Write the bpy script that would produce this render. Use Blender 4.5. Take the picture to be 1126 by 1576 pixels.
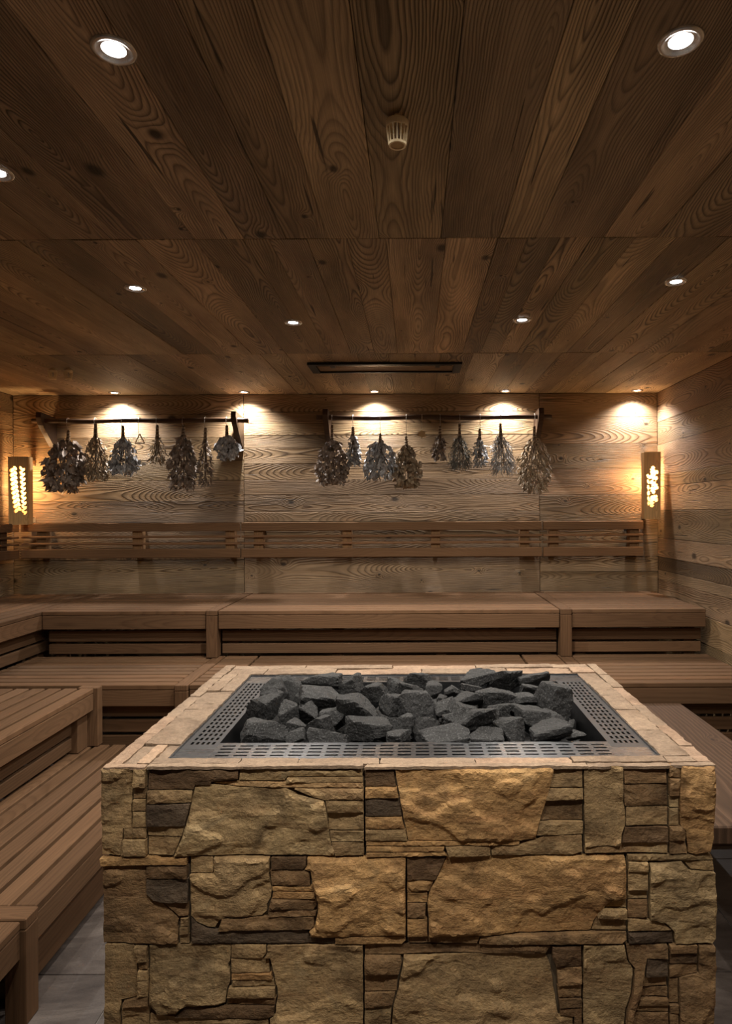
import bpy, bmesh, math, random
from mathutils import Vector, Matrix, noise, geometry

random.seed(7)
SC = bpy.context.scene
for o in list(bpy.data.objects):
    bpy.data.objects.remove(o)
COL = SC.collection

# ------------------------------------------------------------------ camera
F = 1000.0                 # focal length in pixels of the 1126 wide frame
VX, VY = 636.0, 788.0      # principal point (pixels)
EYE = 1.31                 # camera height
ROLL = 0.0045
cam_d = bpy.data.cameras.new('camera')
cam = bpy.data.objects.new('camera', cam_d)
COL.objects.link(cam)
cam_d.sensor_fit = 'HORIZONTAL'
cam_d.sensor_width = 36.0
cam_d.lens = F / 1126.0 * 36.0
cam_d.shift_x = -(VX - 563.0) / 1126.0
cam_d.shift_y = 0.0
cam_d.clip_start = 0.02
cam.matrix_world = Matrix.Translation((0, 0, EYE)) @ Matrix.Rotation(math.pi / 2, 4, 'X') @ Matrix.Rotation(-ROLL, 4, 'Z')
SC.camera = cam

# ------------------------------------------------------------------ world, exposure
wd = bpy.data.worlds.new('world')
SC.world = wd
wd.use_nodes = True
wd.node_tree.nodes['Background'].inputs[0].default_value = (0.012, 0.010, 0.008, 1)
SC.view_settings.view_transform = 'Standard'
SC.view_settings.look = 'None'
SC.view_settings.gamma = 1.0
SC.view_settings.use_curve_mapping = False
SC.view_settings.exposure = 0.2
SPOT_W = 42.0              # ordinary ceiling spot
WALL_W = 44.0               # spots washing the back wall
SPOT_COL = (1.0, 0.92, 0.81)
WALL_COL = (1.0, 0.96, 0.93)
LAMP_COL = (1.0, 0.63, 0.30)

# room
XL, XR, YB, YF, ZC = -2.62, 1.60, 4.26, -1.40, 2.085

# ------------------------------------------------------------------ helpers
def unroll(x, y):
    return x - (y - VY) * ROLL, y + (x - VX) * ROLL

def P(x, y, d):
    x, y = unroll(x, y)
    return Vector(((x - VX) / F * d, d, EYE - (y - VY) / F * d))

def link(name, me, parent=None, loc=(0, 0, 0), mat=None):
    o = bpy.data.objects.new(name, me)
    COL.objects.link(o)
    if parent is not None:
        o.parent = parent
        if parent.parent is not None:
            # sub-part: keep world orientation under a rotated part
            m = Matrix.Translation(Vector(parent.parent.location)) @ Matrix.Translation(parent.location) @ parent.rotation_euler.to_matrix().to_4x4()
            o.matrix_parent_inverse = m.inverted()
            o.location = loc
            if mat is not None and me is not None and len(me.materials) == 0:
                me.materials.append(mat)
            return o
        pl = Vector(parent.location)
        if parent.parent is not None:
            pl = pl + Vector(parent.parent.location)
        o.location = Vector(loc) - pl
    else:
        o.location = loc
    if mat is not None and me is not None and len(me.materials) == 0:
        me.materials.append(mat)
    return o

def tag(o, label, cat, group=None, kind=None):
    o['label'] = label
    o['category'] = cat
    if group:
        o['group'] = group
    if kind:
        o['kind'] = kind
    return o

def empty(name, loc, label=None, cat=None, group=None):
    o = bpy.data.objects.new(name, None)
    COL.objects.link(o)
    o.empty_display_size = 0.05
    o.location = loc
    if label:
        tag(o, label, cat, group)
    return o

def mesh_from(bm, name, smooth=False):
    me = bpy.data.meshes.new(name)
    bm.to_mesh(me)
    bm.free()
    if smooth:
        for p in me.polygons:
            p.use_smooth = True
    return me

AX = {'x': Vector((1, 0, 0)), 'y': Vector((0, 1, 0)), 'z': Vector((0, 0, 1))}
_boxes = {}
def box_mesh(L, W, T, bev, mat):
    key = (round(L, 4), round(W, 4), round(T, 4), bev, mat.name)
    if key in _boxes:
        return _boxes[key]
    bm = bmesh.new()
    bmesh.ops.create_cube(bm, size=1.0)
    bmesh.ops.scale(bm, vec=(L, W, T), verts=bm.verts)
    if bev:
        bmesh.ops.bevel(bm, geom=list(bm.edges), offset=min(bev, 0.3 * min(L, W, T)), segments=1, affect='EDGES')
    me = mesh_from(bm, 'plank')
    me.materials.append(mat)
    _boxes[key] = me
    return me

def plank(name, parent, b, la, wa, mat, bev=0.002, color=None):
    """box with bounds b=(x0,x1,y0,y1,z0,z1); grain along axis la, width along wa"""
    ta = [a for a in 'xyz' if a not in (la, wa)][0]
    size = {'x': b[1] - b[0], 'y': b[3] - b[2], 'z': b[5] - b[4]}
    me = box_mesh(size[la], size[wa], size[ta], bev, mat)
    c = Vector(((b[0] + b[1]) / 2, (b[2] + b[3]) / 2, (b[4] + b[5]) / 2))
    o = link(name, me, parent, c)
    ex, ey = AX[la], AX[wa]
    ez = ex.cross(ey)
    o.rotation_euler = Matrix((ex, ey, ez)).transposed().to_euler()
    o.color = color if color else (1, 1, 1, 1)
    return o

def tone(lo=0.75, hi=1.2, hue=0.06):
    v = random.uniform(lo, hi)
    h = random.uniform(-hue, hue)
    return (v * (1 + h), v, v * (1 - h), 1)

# bmesh building blocks that append to an existing bmesh
def add_box(bm, x0, x1, y0, y1, z0, z1):
    r = bmesh.ops.create_cube(bm, size=1.0)
    for v in r['verts']:
        v.co = Vector(((x0 + x1) / 2 + v.co.x * (x1 - x0), (y0 + y1) / 2 + v.co.y * (y1 - y0), (z0 + z1) / 2 + v.co.z * (z1 - z0)))

def add_tube(bm, pts, r, seg=8, caps=True):
    pts = [Vector(p) for p in pts]
    rs = r if isinstance(r, (list, tuple)) else [r] * len(pts)
    rings = []
    up = Vector((0.13, 0.21, 0.97))
    for i, p in enumerate(pts):
        a = pts[max(i - 1, 0)]
        b = pts[min(i + 1, len(pts) - 1)]
        t = (b - a).normalized()
        u = t.cross(up)
        if u.length < 1e-3:
            u = t.cross(Vector((1, 0, 0)))
        u.normalize()
        w = t.cross(u)
        rings.append([bm.verts.new(p + (u * math.cos(2 * math.pi * k / seg) + w * math.sin(2 * math.pi * k / seg)) * rs[i]) for k in range(seg)])
    for i in range(len(rings) - 1):
        for k in range(seg):
            bm.faces.new((rings[i][k], rings[i][(k + 1) % seg], rings[i + 1][(k + 1) % seg], rings[i + 1][k]))
    if caps:
        bm.faces.new(list(reversed(rings[0])))
        bm.faces.new(rings[-1])

def add_lathe(bm, prof, seg=24, c=(0, 0, 0), cap0=False, cap1=False):
    c = Vector(c)
    rings = [[bm.verts.new(c + Vector((r * math.cos(2 * math.pi * k / seg), r * math.sin(2 * math.pi * k / seg), z))) for k in range(seg)] for r, z in prof]
    for i in range(len(rings) - 1):
        for k in range(seg):
            bm.faces.new((rings[i][k], rings[i][(k + 1) % seg], rings[i + 1][(k + 1) % seg], rings[i + 1][k]))
    if cap0:
        bm.faces.new(list(reversed(rings[0])))
    if cap1:
        bm.faces.new(rings[-1])

# ------------------------------------------------------------------ materials
class NT:
    def __init__(self, name):
        self.m = bpy.data.materials.new(name)
        self.m.use_nodes = True
        self.t = self.m.node_tree
        self.b = self.t.nodes['Principled BSDF']
    def n(self, ty, **kw):
        nd = self.t.nodes.new(ty)
        for k, v in kw.items():
            setattr(nd, k, v)
        return nd
    def put(self, sock, v):
        if isinstance(v, bpy.types.NodeSocket):
            self.t.links.new(v, sock)
        elif v is not None:
            sock.default_value = v
    def ma(self, op, a, b=None, c=None, clamp=False):
        nd = self.n('ShaderNodeMath', operation=op)
        nd.use_clamp = clamp
        self.put(nd.inputs[0], a)
        self.put(nd.inputs[1], b)
        self.put(nd.inputs[2], c)
        return nd.outputs[0]
    def vm(self, op, a, b=None):
        nd = self.n('ShaderNodeVectorMath', operation=op)
        self.put(nd.inputs[0], a)
        self.put(nd.inputs[1], b)
        return nd.outputs[0]
    def comb(self, x, y, z):
        nd = self.n('ShaderNodeCombineXYZ')
        for i, v in enumerate((x, y, z)):
            self.put(nd.inputs[i], v)
        return nd.outputs[0]
    def noise(self, vec, scale, detail=3.0, rough=0.55, dist=0.0):
        nd = self.n('ShaderNodeTexNoise')
        self.put(nd.inputs['Vector'], vec)
        nd.inputs['Scale'].default_value = scale
        nd.inputs['Detail'].default_value = detail
        nd.inputs['Roughness'].default_value = rough
        nd.inputs['Distortion'].default_value = dist
        return nd.outputs[0]
    def ramp(self, v, stops):
        nd = self.n('ShaderNodeValToRGB')
        self.put(nd.inputs[0], v)
        el = nd.color_ramp.elements
        while len(el) < len(stops):
            el.new(0.5)
        for e, (p, c) in zip(el, stops):
            e.position = p
            e.color = (c[0], c[1], c[2], 1) if isinstance(c, (list, tuple)) else (c, c, c, 1)
        return nd.outputs[0]
    def mix(self, f, a, b, blend='MIX'):
        nd = self.n('ShaderNodeMix', data_type='RGBA', blend_type=blend)
        self.put(nd.inputs[0], f)
        for s, v in ((nd.inputs[6], a), (nd.inputs[7], b)):
            if isinstance(v, (tuple, list)):
                v = (v[0], v[1], v[2], 1)
            self.put(s, v)
        return nd.outputs[2]
    def bump(self, h, strength, dist, normal=None):
        nd = self.n('ShaderNodeBump')
        nd.inputs['Strength'].default_value = strength
        nd.inputs['Distance'].default_value = dist
        self.put(nd.inputs['Height'], h)
        if normal is not None:
            self.put(nd.inputs['Normal'], normal)
        return nd.outputs[0]
    def set(self, key, v):
        self.put(self.b.inputs[key], v)

def wood(name, light, dark, ring=110.0, contrast=0.75, knots=True, rough=0.62, bump=0.35, fiber=0.55, stain=0.6, vary=1.0, spec=0.3):
    n = NT(name)
    oi = n.n('ShaderNodeObjectInfo')
    tc = n.n('ShaderNodeTexCoord')
    rnd = oi.outputs['Random']
    off = n.comb(n.ma('MULTIPLY', rnd, 37.0), n.ma('MULTIPLY', rnd, 91.0), n.ma('MULTIPLY', rnd, 53.0))
    v = n.vm('ADD', tc.outputs['Object'], off)
    sp = n.n('ShaderNodeSeparateXYZ')
    n.put(sp.inputs[0], tc.outputs['Object'])
    lx, ly, lz = sp.outputs
    # knots
    if knots:
        vo = n.n('ShaderNodeTexVoronoi', voronoi_dimensions='2D', feature='F1')
        n.put(vo.inputs['Vector'], n.vm('MULTIPLY', v, (3.4, 5.6, 1.0)))
        vo.inputs['Scale'].default_value = 1.0
        vo.inputs['Randomness'].default_value = 0.9
        dist = vo.outputs['Distance']
        sc = n.n('ShaderNodeSeparateColor')
        n.put(sc.inputs[0], vo.outputs['Color'])
        has = n.ma('GREATER_THAN', sc.outputs[0], 0.60)
        size = n.ma('MULTIPLY_ADD', n.ma('POWER', sc.outputs[1], 2.0), 0.09, 0.025)
        dn = n.ma('DIVIDE', dist, size)
        swirl = n.ma('MULTIPLY', n.ma('EXPONENT', n.ma('MULTIPLY', n.ma('MULTIPLY', dn, dn), -0.16)), has)
        core = n.ma('MULTIPLY', n.ma('SUBTRACT', 1.0, n.ma('SMOOTH_MIN', n.ma('MULTIPLY', dn, 0.85), 1.0, 0.2), clamp=True), has)
        core = n.ma('MULTIPLY', core, 1.8, clamp=True)
    # log rings cut by the board
    w1 = n.noise(n.vm('MULTIPLY', v, (1.3, 7.0, 3.0)), 1.0, 2.0)
    w2 = n.noise(n.vm('MULTIPLY', v, (7.0, 30.0, 9.0)), 1.0, 2.0)
    wx = n.noise(n.vm('MULTIPLY', v, (0.75, 0.0, 0.0)), 1.0, 1.0)
    y0 = n.ma('MULTIPLY', n.ma('SUBTRACT', n.ma('FRACT', n.ma('MULTIPLY', rnd, 17.31)), 0.5), 0.12)
    yy = n.ma('ADD', n.ma('SUBTRACT', ly, y0), n.ma('MULTIPLY', n.ma('SUBTRACT', w1, 0.5), 0.05))
    yy = n.ma('ADD', yy, n.ma('MULTIPLY', n.ma('SUBTRACT', w2, 0.5), 0.014))
    hh = n.ma('MULTIPLY', n.ma('SUBTRACT', wx, 0.42), 0.42)
    r = n.ma('SQRT', n.ma('ADD', n.ma('MULTIPLY', yy, yy), n.ma('MULTIPLY', hh, hh)))
    ph = n.ma('MULTIPLY', r, ring)
    if knots:
        ph = n.ma('ADD', ph, n.ma('MULTIPLY', swirl, 3.6))
    fr = n.ma('FRACT', ph)
    grain = n.ramp(fr, [(0.0, 0.15), (0.30, 0.0), (0.62, 0.45), (0.86, 1.0), (1.0, 0.15)])
    fib = n.noise(n.vm('MULTIPLY', v, (5.0, 420.0, 420.0)), 1.0, 3.0)
    stn = n.noise(n.vm('MULTIPLY', v, (1.6, 7.0, 4.0)), 1.0, 4.0, 0.6)
    amp = n.ma('MULTIPLY', n.ramp(n.noise(n.vm('MULTIPLY', v, (0.9, 5.0, 2.0)), 1.0, 2.0), [(0.3, 0.35), (0.65, 1.0)]), contrast)
    col = n.mix(n.ma('MULTIPLY', grain, amp), light, dark)
    col = n.mix(n.ma('MULTIPLY', n.ramp(stn, [(0.35, 0.0), (0.72, 1.0)]), stain), col, dark)
    fm = n.ma('MULTIPLY_ADD', n.ma('SUBTRACT', fib, 0.5), fiber * 2, 1.0)
    col = n.mix(1.0, col, n.comb(fm, fm, fm), 'MULTIPLY')
    if knots:
        col = n.mix(n.ma('MULTIPLY', core, 0.85), col, tuple(c * 0.22 for c in dark))
    # long drying cracks
        ck = n.noise(n.vm('MULTIPLY', v, (2.2, 60.0, 30.0)), 1.0, 2.0, 0.5, 0.3)
        ckm = n.ramp(ck, [(0.70, 0.0), (0.745, 1.0)])
        col = n.mix(n.ma('MULTIPLY', ckm, 0.8), col, tuple(c * 0.15 for c in dark))
    vv = n.ma('MULTIPLY_ADD', n.ma('SUBTRACT', n.ma('FRACT', n.ma('MULTIPLY', rnd, 7.77)), 0.5), 0.22 * vary, 1.0)
    col = n.mix(1.0, col, n.comb(vv, vv, vv), 'MULTIPLY')
    col = n.mix(1.0, col, oi.outputs['Color'], 'MULTIPLY')
    n.set('Base Color', col)
    n.set('Roughness', n.ma('MULTIPLY_ADD', fib, 0.2, rough - 0.1))
    n.set('Specular IOR Level', spec)
    if bump:
        h = n.ma('ADD', n.ma('MULTIPLY', n.ma('MULTIPLY', grain, amp), 1.0), n.ma('MULTIPLY', fib, 0.5))
        if knots:
            h = n.ma('SUBTRACT', h, n.ma('MULTIPLY', ckm, 1.5))
        n.set('Normal', n.bump(h, bump, 0.003))
    return n.m

def simple(name, col, rough=0.5, metal=0.0, noise_amt=0.0, nscale=40.0, bump=0.0, use_objcol=False, spec=0.5):
    n = NT(name)
    tc = n.n('ShaderNodeTexCoord')
    nz = n.noise(tc.outputs['Object'], nscale, 4.0)
    f = n.ma('MULTIPLY_ADD', n.ma('SUBTRACT', nz, 0.5), noise_amt * 2, 1.0)
    c = n.mix(1.0, col, n.comb(f, f, f), 'MULTIPLY')
    if use_objcol:
        oi = n.n('ShaderNodeObjectInfo')
        c = n.mix(1.0, c, oi.outputs['Color'], 'MULTIPLY')
    n.set('Base Color', c)
    n.set('Roughness', rough)
    n.set('Metallic', metal)
    n.set('Specular IOR Level', spec)
    if bump:
        n.set('Normal', n.bump(nz, bump, 0.004))
    return n.m

M = {}
M['old'] = wood('reclaimed_spruce', (0.37, 0.245, 0.136), (0.072, 0.041, 0.019), ring=150, contrast=1.0, bump=0.7)
M['ceil'] = wood('ceiling_spruce', (0.55, 0.395, 0.235), (0.075, 0.049, 0.027), ring=170, contrast=1.0, bump=0.8, stain=0.65)
M['bench'] = wood('heat_treated_aspen', (0.150, 0.084, 0.045), (0.054, 0.028, 0.014), ring=90, contrast=0.45, knots=False, rough=0.75, bump=0.12, fiber=0.4, stain=0.35, spec=0.12)
M['stool'] = wood('dark_larch', (0.050, 0.028, 0.016), (0.125, 0.072, 0.044), ring=60, contrast=0.9, knots=True, rough=0.75, bump=0.2, stain=0.15)
M['pole'] = wood('dark_branch_wood', (0.11, 0.062, 0.035), (0.035, 0.02, 0.012), ring=160, contrast=0.6, knots=False, rough=0.45, bump=0.3)
M['lampwood'] = wood('oiled_oak', (0.62, 0.40, 0.18), (0.32, 0.17, 0.065), ring=150, contrast=0.6, knots=False, rough=0.5, bump=0.2)
M['backing'] = simple('dark_board', (0.02, 0.013, 0.008), 0.9)
M['black'] = simple('black_metal', (0.012, 0.012, 0.012), 0.45, 0.4)
M['chrome'] = simple('chrome_trim', (0.62, 0.60, 0.58), 0.25, 0.9)
M['beige'] = simple('beige_plastic', (0.95, 0.78, 0.50), 0.5, 0.0, 0.08)
M['probe'] = simple('probe_metal', (0.45, 0.42, 0.42), 0.3, 0.8)
M['string'] = simple('string', (0.50, 0.40, 0.28), 0.8)
M['wire'] = simple('wire_hook', (0.42, 0.36, 0.30), 0.35, 0.7)
M['white_wood'] = simple('pale_wood', (0.92, 0.86, 0.74), 0.6, 0, 0.1)
M['raw_wood'] = simple('raw_pine', (0.50, 0.33, 0.15), 0.6, 0, 0.2, 90)

def steel_mat(name, base, rough):
    n = NT(name)
    tc = n.n('ShaderNodeTexCoord')
    st = n.noise(n.vm('MULTIPLY', tc.outputs['Object'], (14.0, 900.0, 900.0)), 1.0, 2.0)
    dirt = n.noise(tc.outputs['Object'], 14.0, 4.0, 0.6)
    col = n.mix(n.ramp(dirt, [(0.35, 0.0), (0.75, 0.6)]), base, tuple(c * 0.45 for c in base))
    n.set('Base Color', col)
    n.set('Metallic', 1.0)
    n.set('Roughness', n.ma('MULTIPLY_ADD', n.ma('ADD', st, dirt), 0.12, rough - 0.12))
    n.set('Normal', n.bump(st, 0.05, 0.001))
    return n.m
M['steel'] = steel_mat('brushed_steel', (0.30, 0.31, 0.33), 0.28)
M['steel_dark'] = steel_mat('dark_steel', (0.11, 0.11, 0.115), 0.42)  # darker, rougher steel for the side grates and pit sides

def sandstone(name, pal, rough=0.75, bump=0.55, sc=1.0):
    n = NT(name)
    oi = n.n('ShaderNodeObjectInfo')
    tc = n.n('ShaderNodeTexCoord')
    rnd = oi.outputs['Random']
    off = n.comb(n.ma('MULTIPLY', rnd, 31.0), n.ma('MULTIPLY', rnd, 47.0), n.ma('MULTIPLY', rnd, 13.0))
    v = n.vm('ADD', tc.outputs['Object'], off)
    a = n.noise(v, 9.0 * sc, 5.0, 0.62, 0.6)
    b = n.noise(n.vm('MULTIPLY', v, (6.0, 6.0, 26.0)), 1.0, 5.0, 0.65, 0.8)
    f = n.noise(v, 150.0, 4.0, 0.7)
    g = n.noise(v, 55.0, 5.0, 0.65)
    col = n.ramp(a, [(0.33, pal[0]), (0.46, pal[1]), (0.58, pal[2]), (0.75, pal[3])])
    col = n.mix(n.ma('MULTIPLY', n.ramp(b, [(0.46, 0.0), (0.68, 1.0)]), 0.75), col, pal[4])
    sp = n.ma('MULTIPLY_ADD', n.ma('SUBTRACT', f, 0.5), 1.1, 1.0)
    col = n.mix(1.0, col, n.comb(sp, sp, sp), 'MULTIPLY')
    gp = n.ma('MULTIPLY_ADD', n.ma('SUBTRACT', g, 0.5), 0.7, 1.0)
    col = n.mix(1.0, col, n.comb(gp, gp, gp), 'MULTIPLY')
    # pale mineral specks
    wn = n.noise(v, 420.0, 1.0)
    col = n.mix(n.ma('MULTIPLY', n.ramp(wn, [(0.68, 0.0), (0.76, 1.0)]), 0.35), col, (0.62, 0.52, 0.36))
    col = n.mix(1.0, col, oi.outputs['Color'], 'MULTIPLY')
    n.set('Base Color', col)
    n.set('Roughness', rough)
    n.set('Specular IOR Level', 0.3)
    rid = n.noise(n.vm('MULTIPLY', n.vm('ADD', v, n.vm('MULTIPLY', n.comb(b, a, b), (0.06, 0.06, 0.06))), (24.0, 24.0, 46.0)), 1.0, 6.0, 0.62)
    h = n.ma('ADD', n.ma('MULTIPLY', rid, 1.0), n.ma('ADD', n.ma('MULTIPLY', g, 0.35), n.ma('MULTIPLY', f, 0.28)))
    n.set('Normal', n.bump(h, bump, 0.016))
    return n.m
M['stone'] = sandstone('split_sandstone', [(0.15, 0.10, 0.052), (0.32, 0.222, 0.118), (0.40, 0.275, 0.142), (0.30, 0.235, 0.142), (0.22, 0.130, 0.064)])
M['rim'] = sandstone('sawn_sandstone', [(0.17, 0.118, 0.082), (0.26, 0.19, 0.14), (0.30, 0.22, 0.16), (0.24, 0.18, 0.13), (0.19, 0.13, 0.09)], bump=0.45)
M['mortar'] = simple('mortar', (0.10, 0.072, 0.042), 0.95, 0, 0.3, 60)

def rock_mat():
    n = NT('sauna_stone')
    oi = n.n('ShaderNodeObjectInfo')
    tc = n.n('ShaderNodeTexCoord')
    off = n.comb(n.ma('MULTIPLY', oi.outputs['Random'], 31.0), 0.0, 0.0)
    v = n.vm('ADD', tc.outputs['Object'], off)
    a = n.noise(v, 22.0, 5.0, 0.65)
    sp = n.noise(v, 330.0, 2.0, 0.6)
    md = n.noise(v, 90.0, 5.0, 0.7)
    col = n.ramp(a, [(0.3, (0.008, 0.0081, 0.0085)), (0.7, (0.032, 0.0325, 0.034))])
    col = n.mix(n.ma('MULTIPLY', n.ramp(sp, [(0.56, 0.0), (0.70, 1.0)]), 0.5), col, (0.22, 0.22, 0.225))
    col = n.mix(n.ma('MULTIPLY', n.ramp(md, [(0.55, 0.0), (0.75, 1.0)]), 0.4), col, (0.085, 0.085, 0.09))
    col = n.mix(1.0, col, oi.outputs['Color'], 'MULTIPLY')
    n.set('Base Color', col)
    n.set('Roughness', 0.72)
    n.set('Normal', n.bump(n.ma('ADD', md, n.ma('MULTIPLY', sp, 0.3)), 0.8, 0.006))
    return n.m
M['rock'] = rock_mat()

def tile_mat():
    n = NT('slate_tile')
    oi = n.n('ShaderNodeObjectInfo')
    tc = n.n('ShaderNodeTexCoord')
    off = n.comb(n.ma('MULTIPLY', oi.outputs['Random'], 31.0), n.ma('MULTIPLY', oi.outputs['Random'], 17.0), 0.0)
    v = n.vm('ADD', tc.outputs['Object'], off)
    a = n.noise(n.vm('MULTIPLY', v, (3.0, 9.0, 1.0)), 1.0, 6.0, 0.65, 1.2)
    f = n.noise(v, 160.0, 4.0, 0.7)
    col = n.ramp(a, [(0.3, (0.036, 0.027, 0.024)), (0.5, (0.072, 0.057, 0.050)), (0.72, (0.135, 0.112, 0.10))])
    s = n.ma('MULTIPLY_ADD', n.ma('SUBTRACT', f, 0.5), 0.7, 1.0)
    col = n.mix(1.0, col, n.comb(s, s, s), 'MULTIPLY')
    n.set('Base Color', col)
    n.set('Roughness', 0.5)
    n.set('Normal', n.bump(n.ma('ADD', a, n.ma('MULTIPLY', f, 0.3)), 0.4, 0.004))
    return n.m
M['tile'] = tile_mat()
M['grout'] = simple('grout', (0.26, 0.235, 0.215), 0.9)

def emis(name, col, s):
    n = NT(name)
    n.set('Base Color', (0.8, 0.8, 0.8, 1))
    n.set('Emission Color', (col[0], col[1], col[2], 1))
    n.set('Emission Strength', s)
    return n.m
M['led'] = emis('spot_lens', (1.0, 0.95, 0.92), 14.0)

def diffuser_mat():
    m = bpy.data.materials.new('parchment_diffuser')
    m.use_nodes = True
    t = m.node_tree
    t.nodes.remove(t.nodes['Principled BSDF'])
    a = t.nodes.new('ShaderNodeBsdfTranslucent')
    a.inputs[0].default_value = (0.95, 0.82, 0.60, 1)
    t.links.new(a.outputs[0], t.nodes['Material Output'].inputs[0])
    return m
M['diffuser'] = diffuser_mat()

def leaf_mat(name, c0, c1, rough=0.55):
    n = NT(name)
    tc = n.n('ShaderNodeTexCoord')
    a = n.noise(tc.outputs['Object'], 60.0, 3.0, 0.6)
    b = n.noise(tc.outputs['Object'], 17.0, 2.0, 0.6)
    col = n.mix(n.ramp(n.ma('MULTIPLY_ADD', b, 0.5, n.ma('MULTIPLY', a, 0.5)), [(0.38, 0.0), (0.62, 1.0)]), c0, c1)
    n.set('Base Color', col)
    n.set('Roughness', rough)
    return n.m
M['leaf_brown'] = leaf_mat('dry_brown_leaves', (0.10, 0.074, 0.057), (0.34, 0.26, 0.20))
M['leaf_tan'] = leaf_mat('dry_tan_leaves', (0.15, 0.105, 0.065), (0.46, 0.36, 0.24))
M['leaf_silver'] = leaf_mat('silvery_leaves', (0.12, 0.12, 0.12), (0.68, 0.68, 0.69), 0.38)
M['leaf_green'] = leaf_mat('dry_grey_green_leaves', (0.06, 0.062, 0.055), (0.25, 0.25, 0.22))
M['twig'] = simple('dry_twigs', (0.13, 0.085, 0.05), 0.8, 0, 0.3, 200)

# ------------------------------------------------------------------ room shell
def structure(name, b, mat, label):
    bm = bmesh.new()
    add_box(bm, *b)
    c = Vector(((b[0] + b[1]) / 2, (b[2] + b[3]) / 2, (b[4] + b[5]) / 2))
    bmesh.ops.translate(bm, vec=-c, verts=bm.verts)
    o = link(name, mesh_from(bm, name), None, c, mat)
    o['kind'] = 'structure'
    o['label'] = label
    return o

TB = 0.02   # board thickness
floor = structure('floor', (XL - .1, XR + .1, YF - .1, YB + .1, -0.12, -0.004), M['grout'], 'grey stone tile floor of the sauna')
ceiling = structure('ceiling', (XL - .1, XR + .1, YF - .1, YB + .1, ZC + TB, ZC + TB + .3), M['backing'], 'ceiling of dark reclaimed wood boards')
wall_back = structure('wall_back', (XL - .1, XR + .1, YB + TB, YB + TB + .1, -0.1, ZC + TB), M['backing'], 'back wall of horizontal reclaimed wood boards')
wall_right = structure('wall_right', (XR + TB, XR + TB + .1, YF, YB + TB, -0.1, ZC + TB), M['backing'], 'right wall of weathered horizontal wood boards')
wall_left = structure('wall_left', (XL - TB - .1, XL - TB, YF, YB + TB, -0.1, ZC + TB), M['backing'], 'left wall of wood boards')
wall_front = structure('wall_front', (XL - .1, XR + .1, YF - .1, YF, -0.1, ZC + TB), M['old'], 'plain wooden wall opposite the back wall')

# back wall boards: pixel heights of the joints in the three columns
ZP = lambda y, d=YB: EYE - (y - VY) / F * d
cols = [
    (XL, -1.112, [608, 636, 672, 707, 738, 770, 803, 830, 860, 915]),
    (-1.109, 0.826, [608, 633, 651, 669, 689, 713, 738, 761, 787, 802, 826, 857, 914]),
    (0.829, XR, [608, 643, 684, 722, 763, 793, 825, 858, 881, 913]),
]
tones = [
    [1.25, 1.15, 1.05, .9, .85, .62, .85, .8, .95, .9],
    [1.25, 1.05, 1.2, .8, .95, .9, .72, .85, .9, .8, .85, .95, .85],
    [1.15, .95, .6, .8, .62, .85, .8, .8, .75],
]
for (x0, x1, ys), tn in zip(cols, tones):
    zs = [ZC if y == 608 else ZP(y) for y in ys]
    for i in range(len(zs) - 1):
        t = tn[i]
        dy = random.uniform(-.0015, .0015)
        plank('board', wall_back, (x0, x1, YB + dy, YB + TB, zs[i + 1] + .001, zs[i] - .001), 'x', 'z', M['old'], 0.0015,
              (t * random.uniform(.97, 1.05), t, t * random.uniform(.92, 1.05), 1))
    plank('board', wall_back, (x0, x1, YB, YB + TB, 0.3, zs[-1] - .001), 'x', 'z', M['old'], 0.0015)
# right wall boards
ys = [605, 652, 687, 733, 751, 787, 829, 858, 878, 893, 925, 960, 1000, 1050]
tn = [1.2, 1.0, 1.1, .85, 1.15, .75, .95, .5, .85, .8, 1.0, .8, .9]
zs = [ZC if y == 605 else ZP(y) for y in ys]
for i in range(len(zs) - 1):
    t = tn[i]
    plank('board', wall_right, (XR + random.uniform(-.0015, .0015), XR + TB, YF, YB - .001, zs[i + 1] + .001, zs[i] - .001), 'y', 'z', M['old'], 0.0015,
          (t * random.uniform(.97, 1.05), t, t * random.uniform(.92, 1.05), 1))
plank('board', wall_right, (XR, XR + TB, YF, YB - .001, 0.0, zs[-1] - .001), 'y', 'z', M['old'], 0.0015)
# left wall boards
z = ZC
while z > 0.5:
    h = random.uniform(.11, .2)
    plank('board', wall_left, (XL - TB, XL + random.uniform(-.0015, .0015), YF, YB - .001, z - h + .001, z - .001), 'y', 'z', M['old'], 0.0015, tone(.75, 1.1))
    z -= h
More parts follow.
